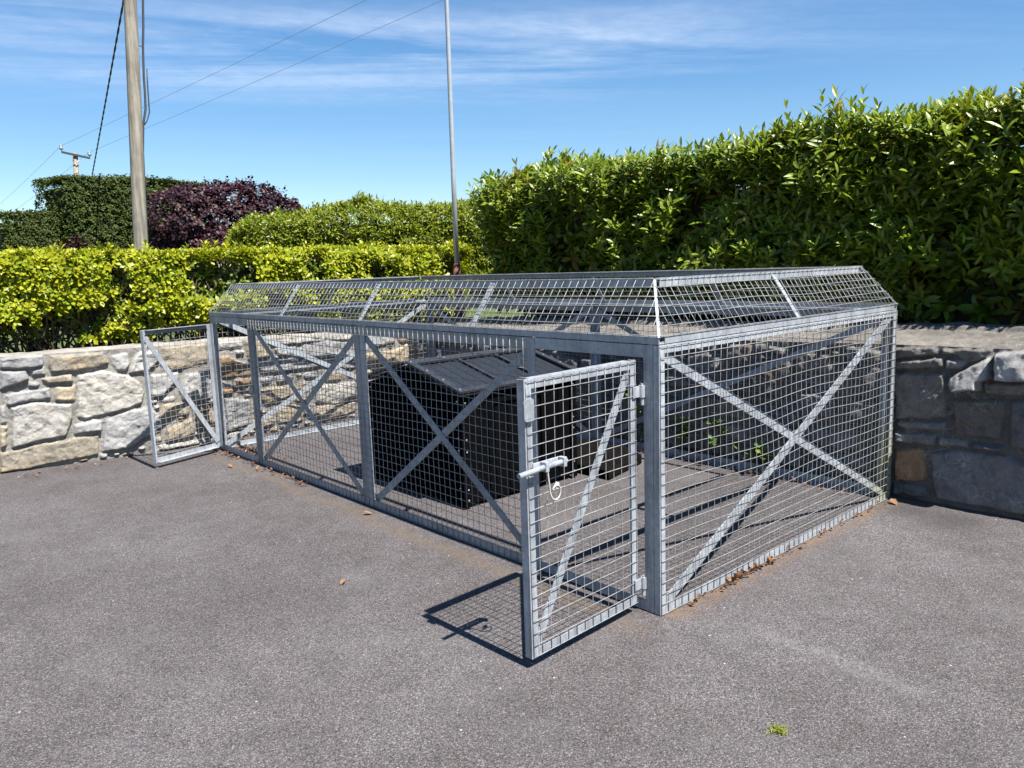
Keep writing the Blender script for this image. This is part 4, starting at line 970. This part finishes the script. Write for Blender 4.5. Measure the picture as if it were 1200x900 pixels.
# ---- golden hedge on the left wall
GX = [-6, -4, -1.3, 1.0, 3.9]; GYF = [7.2, 6.75, 6.08, 5.88, 5.80]
gy = lambda x: np.interp(x, GX, GYF)
GP = [(.235,.27,.010), (.28,.31,.012), (.19,.25,.010), (.26,.285,.012), (.15,.215,.010), (.30,.31,.016)]
def golden():
    rg = np.random.default_rng(8); t = empty('golden_hedge', (.5, 6.3, .85))
    tag(t, 'clipped low hedge of bright yellow green leaves above the sunlit wall', 'hedge')
    xa, xb = -4.0, 3.72; parts = []
    fr = lambda x, z: gy(x) + .07*vnoise(np.stack([x, z], -1), 1.6, 25) + .06*vnoise(np.stack([x, z], -1), 4.2, 26) + .16*np.clip((1.25-z)/.35, 0, 1) + np.clip((z-1.70)/.1, 0, 1)*.05
    low = lambda x: 1.00 - .13*np.clip((x-1.2)/.8, 0, 1) + .14*vnoise(np.stack([x, x*0], -1), 1.1, 27) + .06*vnoise(np.stack([x, x*0], -1), 3.3, 28) + .12*np.clip((-.72-x)/.5, 0, 1) - .02 - .07*np.clip((x+1.1)/.3, 0, 1)
    n = 5500; x = rg.uniform(xa, xb, n); z = .9 + rg.beta(1.5, 1.1, n)*.86; keep = z > low(x); 
    g_ = vnoise(np.stack([x, z], -1), 2.6, 29); keep &= g_ > -.5 + .3*rg.random(n); x, z = x[keep], z[keep]; m = len(x)
    xe = np.clip((x-(xb-.18))/.18, 0, 1); y = fr(x, z) + rg.exponential(.05, m) + xe*xe*.16
    P = np.stack([x, y, z], -1)
    parts += shoots(P, np.stack([rg.normal(0, .4, m), -rg.uniform(.4, 1, m), rg.uniform(.1, .9, m)], -1), 7, .06, .072, .0195, GP, (38, 78), 31, fold=.18, droop=.15, shape=(.75, 1.1), newtip=(.3, (.32, .335, .012)))
    # inner, greener leaves
    n = 2600; x = rg.uniform(xa, xb, n); z = rg.uniform(.98, 1.7, n); y = fr(x, z) + rg.uniform(.10, .32, n); P = np.stack([x, y, z], -1)
    parts += shoots(P, np.stack([rg.normal(0, .5, n), -rg.uniform(.2, 1, n), rg.uniform(0, .8, n)], -1), 6, .06, .06, .016, [(.08,.14,.010), (.11,.16,.011), (.10,.10,.02)], (40, 80), 32, shape=(.75, 1.1))
    n = 3200; x = rg.uniform(xa, xb, n); y = gy(x) + .02 + rg.random(n)**1.3*.75; z = 1.765 + .02*vnoise(np.stack([x, y], -1), 2.2, 33) - rg.exponential(.02, n); P = np.stack([x, y, z], -1)
    parts += shoots(P, np.stack([rg.normal(0, .3, n), rg.normal(-.15, .3, n), np.ones(n)], -1), 7, .06, .058, .0155, GP, (25, 68), 34, fold=.2, droop=.12, shape=(.75, 1.1), newtip=(.4, (.34, .35, .013)))
    n = 700; z = rg.uniform(1.0, 1.76, n); y = 5.85 + rg.random(n)*.8; x = xb + .06*vnoise(np.stack([y, z], -1), 2.2, 35) - rg.exponential(.05, n); P = np.stack([x, y, z], -1)
    parts += shoots(P, np.stack([rg.uniform(.3, 1, n), rg.normal(-.2, .4, n), rg.uniform(.1, 1, n)], -1), 7, .055, .06, .016, GP, (38, 78), 36, fold=.18, droop=.15, shape=(.75, 1.1))
    n = 60; x = rg.uniform(xa, xb, n); y = gy(x) + rg.random(n)*.4; z = 1.78 + rg.uniform(0, .035, n); P = np.stack([x, y, z], -1)
    parts += shoots(P, np.stack([rg.normal(0, .2, n), rg.normal(-.1, .2, n), np.ones(n)], -1), 7, .07, .075, .018, GP, (20, 55), 37, shape=(.7, 1.1), newtip=(.5, (.35, .36, .013)))
    foliage_obj('foliage', parts, GOLDEN, t)
    ro, ti = [], []
    for i in range(260):
        x0 = rg.uniform(xa, xb); y0 = gy(x0) + rg.uniform(.22, .6)
        for k in range(3): ro.append((x0, y0, .80)); ti.append((x0+rg.normal(0, .24), y0+rg.uniform(-.26, .12), rg.uniform(1.1, 1.6)))
    for i in range(24):
        x0 = rg.uniform(xa, xb); z0 = rg.uniform(1.0, 1.4); y0 = gy(x0)+rg.uniform(.1, .3); ro.append((x0, y0, z0)); ti.append((x0+rg.normal(0, .3), y0-rg.uniform(.0, .2), z0+rg.uniform(0, .3)))
    twigs('stems', t, ro, ti, .011, .004, 4, .05)
    core_slab('inner_hull', t, lambda x, z: gy(x)+.30+.25*np.clip((1.25-z)/.2, 0, 1), lambda x: 1.64+0*x, xa, xb-.15, 1.12, .45, DARKCORE, 'y')
golden()

# ---- hedge bodies further off: every face of a box strewn with shoots
def hedge_run(name, label, p0, p1, depth, z0, z1, n, k, slen, ln, wd, pal, mat, seed, lumps=.12, tipc=None, topv=.06, spread=(35, 75), zt=None):
    rg = np.random.default_rng(seed); p0, p1 = np.array(p0, float), np.array(p1, float); d = p1-p0; Lh = np.linalg.norm(d); d /= Lh
    nb = np.array([-d[1], d[0]])             # away from the viewer's side
    t = empty(name, ((p0[0]+p1[0])/2, (p0[1]+p1[1])/2, .8)); tag(t, label, 'hedge')
    ztop = zt if zt is not None else (lambda u: z1 + 0*u)
    parts = []
    def put(u, v, z, ax, sd): 
        P = np.stack([p0[0]+d[0]*u+nb[0]*v, p0[1]+d[1]*u+nb[1]*v, z], -1)
        A = np.stack([d[0]*ax[0]+nb[0]*ax[1], d[1]*ax[0]+nb[1]*ax[1], ax[2]], -1)
        parts.extend(shoots(P, A, k, slen, ln, wd, pal, spread, sd, newtip=tipc))
    m = int(n*.6); u = rg.uniform(0, Lh, m); z = z0 + rg.random(m)*(ztop(u)-z0)
    v = lumps*vnoise(np.stack([u, z], -1), 1.3, seed) + rg.exponential(ln*.6, m)
    gk = vnoise(np.stack([u, z], -1), 1.9, seed+3) > -.72 + .2*rg.random(m); gk |= (z > ztop(u)-.6) | (u < .8) | (u > Lh-.8); u, z, v = u[gk], z[gk], v[gk]; m = len(u)
    put(u, v, z, (rg.normal(0, .4, m), -rg.uniform(.3, 1, m), rg.uniform(.1, .9, m)), seed+1)
    m = int(n*.3); u = rg.uniform(0, Lh, m); v = rg.random(m)*depth; z = ztop(u) + topv*vnoise(np.stack([u, v], -1), 1.4, seed+5) - rg.exponential(ln*.3, m)
    put(u, v, z, (rg.normal(0, .3, m), rg.normal(-.1, .3, m), np.ones(m)), seed+2)
    m = int(n*.035); u = rg.uniform(.2, Lh-.2, m); v = rg.random(m)*depth*.6; z = ztop(u) + topv*vnoise(np.stack([u, v], -1), 1.4, seed+5) + rg.uniform(0, ln*1.1, m)*(rg.random(m) > .4)
    put(u, v, z, (rg.normal(0, .2, m), rg.normal(0, .2, m), np.ones(m)), seed+9)
    for e, sg in ((0, -1), (Lh, 1)):
        m = int(n*.1*min(1, depth)); v = rg.random(m)*depth; z = z0 + rg.random(m)*(ztop(np.full(m, e))-z0); u = e + sg*lumps*.6*vnoise(np.stack([v, z], -1), 1.5, seed+6) - sg*rg.exponential(ln*.5, m)
        put(u, v, z, (sg*rg.uniform(.3, 1, m), rg.normal(0, .4, m), rg.uniform(.1, .9, m)), seed+4)
    foliage_obj('foliage', parts, mat, t)
    # inner hull, its dark colour standing in for the shaded depth
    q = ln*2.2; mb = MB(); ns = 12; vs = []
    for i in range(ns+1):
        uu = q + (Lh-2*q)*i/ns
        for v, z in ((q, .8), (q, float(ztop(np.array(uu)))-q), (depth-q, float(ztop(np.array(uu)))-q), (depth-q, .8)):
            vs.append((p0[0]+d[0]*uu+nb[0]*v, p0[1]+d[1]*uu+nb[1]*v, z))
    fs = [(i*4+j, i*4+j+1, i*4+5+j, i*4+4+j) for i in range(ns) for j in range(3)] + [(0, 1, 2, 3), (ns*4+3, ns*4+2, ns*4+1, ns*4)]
    mb.add(vs, fs); mb.build('inner_hull', DARKCORE, t)
    return t
# lighter laurel beyond the golden hedge
hedge_run('laurel_hedge', 'lower yellowish laurel hedge running behind the golden hedge', (2.78, 10.9), (7.3, 8.6), 1.1, 1.2, 2.5, 5400, 7, .13, .105, .017,
          [(.12,.165,.011), (.09,.135,.010), (.15,.19,.013), (.18,.205,.014)], GOLDEN, 71, .34, (.45, (.22, .25, .016)), .14, (24, 66), zt=lambda u: np.interp(u, [0, .3, 1.2, 2.2, 5.8], [2.2, 2.36, 2.42, 2.62, 2.58]))
# dark clipped hedge, tall block and low wing
DP = [(.034,.052,.011), (.043,.064,.013), (.028,.043,.011), (.056,.076,.016)]
hedge_run('clipped_hedge', 'tall square clipped dark green hedge behind the wooden pole', (1.78, 17), (5.1, 17.6), 1.6, 1.0, 3.74, 7600, 5, .06, .075, .022, DP, DARKLEAF, 81, .10, (.25, (.10, .13, .025)), .05)
hedge_run('clipped_hedge', 'low dark clipped hedge wing left of the tall square block', (.56, 17.2), (1.80, 17.4), 1.3, 1.0, 2.96, 2600, 5, .06, .07, .02, DP, DARKLEAF, 91, .08, (.25, (.10, .13, .025)), .04)
# purple bush
def purple_bush():
    rg = np.random.default_rng(17); c = np.array((4.70, 16.2)); t = empty('purple_bush', (4.95, 16.2, .8)); tag(t, 'broad bush with dark purple leaves beside the clipped hedge', 'bush')
    lobes = [((3.75, 16.0), 1.0, 3.22, 1.15), ((4.5, 16.1), 1.05, 3.30, 1.2), ((5.2, 16.3), 1.05, 3.36, 1.2), ((5.85, 16.4), .95, 3.15, 1.15), ((6.2, 16.4), .7, 2.9, 1.0), ((4.2, 15.7), .9, 2.4, .9), ((5.2, 15.7), .9, 2.5, .9), ((3.55, 16.2), .8, 2.5, .8)]
    parts = []
    for (cx, cy), r, zt, rz in lobes:
        n = 420; d = unit(rg.normal(size=(n, 3))); d[:, 1] = -np.abs(d[:, 1])*.9 + .1; d[:, 2] = np.where(d[:, 2] < -.5, -d[:, 2], d[:, 2]); rr = r*(1+.18*vnoise(d, 2.2, 5))*(1-rg.exponential(.06, n))
        P = np.stack([cx+.22+d[:, 0]*rr, cy+d[:, 1]*rr, zt+.16-rz*.55+d[:, 2]*rr*rz*.62], -1)
        parts += shoots(P, d + np.array((0, 0, .5)), 6, .12, .115, .042, [(.026,.010,.017), (.036,.012,.019), (.020,.009,.015), (.05,.016,.019)], (40, 80), 100+int(cx*10), fold=.2, shape=(.8, .9))
    n = 26; x = rg.uniform(3.5, 6.2, n); y = np.full(n, 16.1); x = x + .2; z = 3.55 - .14*np.abs(x-5.2)**1.6 + rg.uniform(-.12, .12, n)
    parts += shoots(np.stack([x, y, z], -1), np.stack([rg.normal(0, .3, n), rg.normal(0, .2, n), np.ones(n)], -1), 6, .2, .11, .04, [(.036,.012,.019), (.05,.016,.019)], (35, 70), 150)
    foliage_obj('foliage', parts, PURPLE, t)
    ro = [(4.7+rg.normal(0, .15), 16.3+rg.normal(0, .1), .8) for _ in range(40)]; ti = [(rg.uniform(3.4, 6.0), 16.2+rg.uniform(-.5, .4), rg.uniform(2.0, 3.2)) for _ in range(40)]
    twigs('stems', t, ro, ti, .03, .006, 6, .1)
purple_bush()
def small_purple():
    rg = np.random.default_rng(18); n = 160; d = unit(rg.normal(size=(n, 3))); t = empty('purple_bush', (1.65, 16.2, .8)); tag(t, 'small purple bush peeping over the golden hedge before the low clipped wing', 'bush')
    P = np.stack([1.62+d[:, 0]*.5, 16.2+d[:, 1]*.3, 1.92+np.abs(d[:, 2])*.42], -1)
    foliage_obj('foliage', shoots(P, d, 6, .1, .1, .035, [(.036,.013,.019), (.03,.018,.015)], (40, 80), 160), PURPLE, t)
    ro = [(1.62+rg.normal(0, .05), 16.2, .8) for _ in range(12)]; ti = [(1.62+rg.uniform(-.4, .4), 16.2, rg.uniform(1.9, 2.3)) for _ in range(12)]
    twigs('stems', t, ro, ti, .015, .005, 7, .05)
small_purple()

# ---- weeds by the shaded wall, tuft in the yard, fallen leaves
def weed(x, y, h, n, label, seed):
    rg = np.random.default_rng(seed); t = empty('weed', (x, y, 0)); tag(t, label, 'weed', 'weeds along the foot of the shaded wall')
    tips = np.stack([x + rg.normal(-.03, .03, n), y + rg.normal(0, .07, n), h*rg.uniform(.45, 1, n)], -1)
    parts = shoots(tips, np.stack([rg.normal(-.3, .3, n), rg.normal(-.1, .3, n), np.ones(n)], -1), 5, .03, .062, .022, [(.10,.16,.02), (.15,.20,.03), (.07,.12,.018)], (50, 85), seed, fold=.1, shape=(.8, 1))
    foliage_obj('foliage', parts, GOLDEN, t)
    twigs('stems', t, [(x+rg.normal(0, .015), y+rg.normal(0, .03), 0) for _ in range(n)], tips, .004, .002, seed, .02)
weed(2.395, 1.60, .30, 9, 'leafy weed at the shaded wall, nearest the kennel', 1)
weed(2.40, 1.28, .34, 8, 'tallest leafy weed against the shaded wall behind the mesh', 2)
weed(2.395, .92, .20, 9, 'low weed among dead leaves at the foot of the shaded wall', 3)
weed(2.395, 2.05, .50, 6, 'thin weed against the shaded wall behind the near gate', 4)
def tuft():
    rg = np.random.default_rng(3); n = 55; t = empty('grass_tuft', (-.41, -.80, 0)); tag(t, 'small yellow green grass tuft growing through the asphalt', 'grass tuft')
    a = rg.uniform(0, 6.28, n); d = np.stack([np.cos(a), np.sin(a), rg.uniform(.15, 1.1, n)], -1); o = np.stack([-.41+rg.normal(0, .012, n), -.80+rg.normal(0, .012, n), np.zeros(n)+.001], -1)
    ln = rg.uniform(.012, .034, n); foliage_obj('blades', [leaves(o, d, np.tile((0, 0, 1.), (n, 1))+rg.normal(0, .2, (n, 3)), ln, np.full(n, .0022), np.array((.19, .215, .03))*rg.uniform(.7, 1.3, (n, 1)), .1, .35)], GOLDEN, t)
tuft()
def litter(name, label, pts, seed, z=.004):
    rg = np.random.default_rng(seed); P = np.array(pts); n = len(P); a = rg.uniform(0, 6.28, n)
    d = np.stack([np.cos(a), np.sin(a), rg.uniform(0, .5, n)], -1); o = np.concatenate([P, np.full((n, 1), z)+rg.uniform(0, .012, (n, 1))], 1)
    col = np.array([(.17,.08,.038), (.12,.06,.032), (.22,.14,.08), (.10,.06,.038), (.20,.09,.035)])[rg.integers(4, size=n)]
    me_parts = [leaves(o, d, np.tile((0, 0, 1.), (n, 1))+rg.normal(0, .35, (n, 3)), rg.uniform(.018, .042, n), rg.uniform(.006, .012, n), col, .6, -.3)]
    o_ = foliage_obj(name, me_parts, DRYLEAF, None); tag(o_, label, 'leaf litter', kind='stuff'); return o_
rl = np.random.default_rng(44)
litter('leaf_litter', 'dry orange leaves heaped inside the far gate opening', np.stack([.05+np.abs(rl.normal(0, .13, 120)), 4.50+rl.normal(0, .2, 120)], -1), 1)
litter('leaf_litter', 'dry orange leaves strewn outside along the bottom rail of the far bay', np.stack([-.035-np.abs(rl.normal(0, .035, 70)), np.concatenate([rl.normal(4.62, .12, 22), rl.normal(4.1, .1, 16), rl.normal(3.72, .12, 16), rl.normal(3.35, .1, 16)])], -1), 2)
litter('leaf_litter', 'dry leaves and grit along the foot of the near end panel', np.stack([np.clip(np.concatenate([rl.normal(.62, .17, 60), rl.uniform(.1, 2.3, 40)]), .06, 2.3), -.012-np.abs(rl.normal(0, .018, 100))], -1), 3)
litter('leaf_litter', 'dead leaves along the foot of the shaded wall inside the cage', np.stack([2.36-np.abs(rl.normal(0, .07, 120)), rl.uniform(.2, 2.4, 120)], -1), 4)
litter('leaf_litter', 'dead leaves at the foot of the sunlit wall beside the far end of the cage', np.stack([rl.uniform(-1.6, 2.2, 60), 5.20-np.abs(rl.normal(0, .05, 60))], -1), 5)
for (x, y), rz, sz, lab in (((-.82, 1.35), .4, .05, 'single curled brown leaf alone on the asphalt before the middle bay'), ((-.21, 4.15), 1.9, .055, 'single pale dry leaf on the asphalt before the far gate opening'),
                            ((-.09, 2.22), 2.6, .06, 'brown leaf beside the foot of the double middle post'), ((2.24, -.10), .9, .07, 'pale dry leaf on the asphalt by the far corner of the near end panel')):
    me = foliage_obj('fallen_leaf', [leaves(np.array([(0, 0, .004)]), np.array([(1, 0, .12)]), np.array([(0, .1, 1)]), np.array([sz]), np.array([sz*.3]), np.array([(.22,.13,.07)]), .6, -.2)], DRYLEAF, None)
    me.location = (x, y, 0); me.rotation_euler = (0, 0, rz); tag(me, lab, 'leaf', 'single fallen leaves on the asphalt')
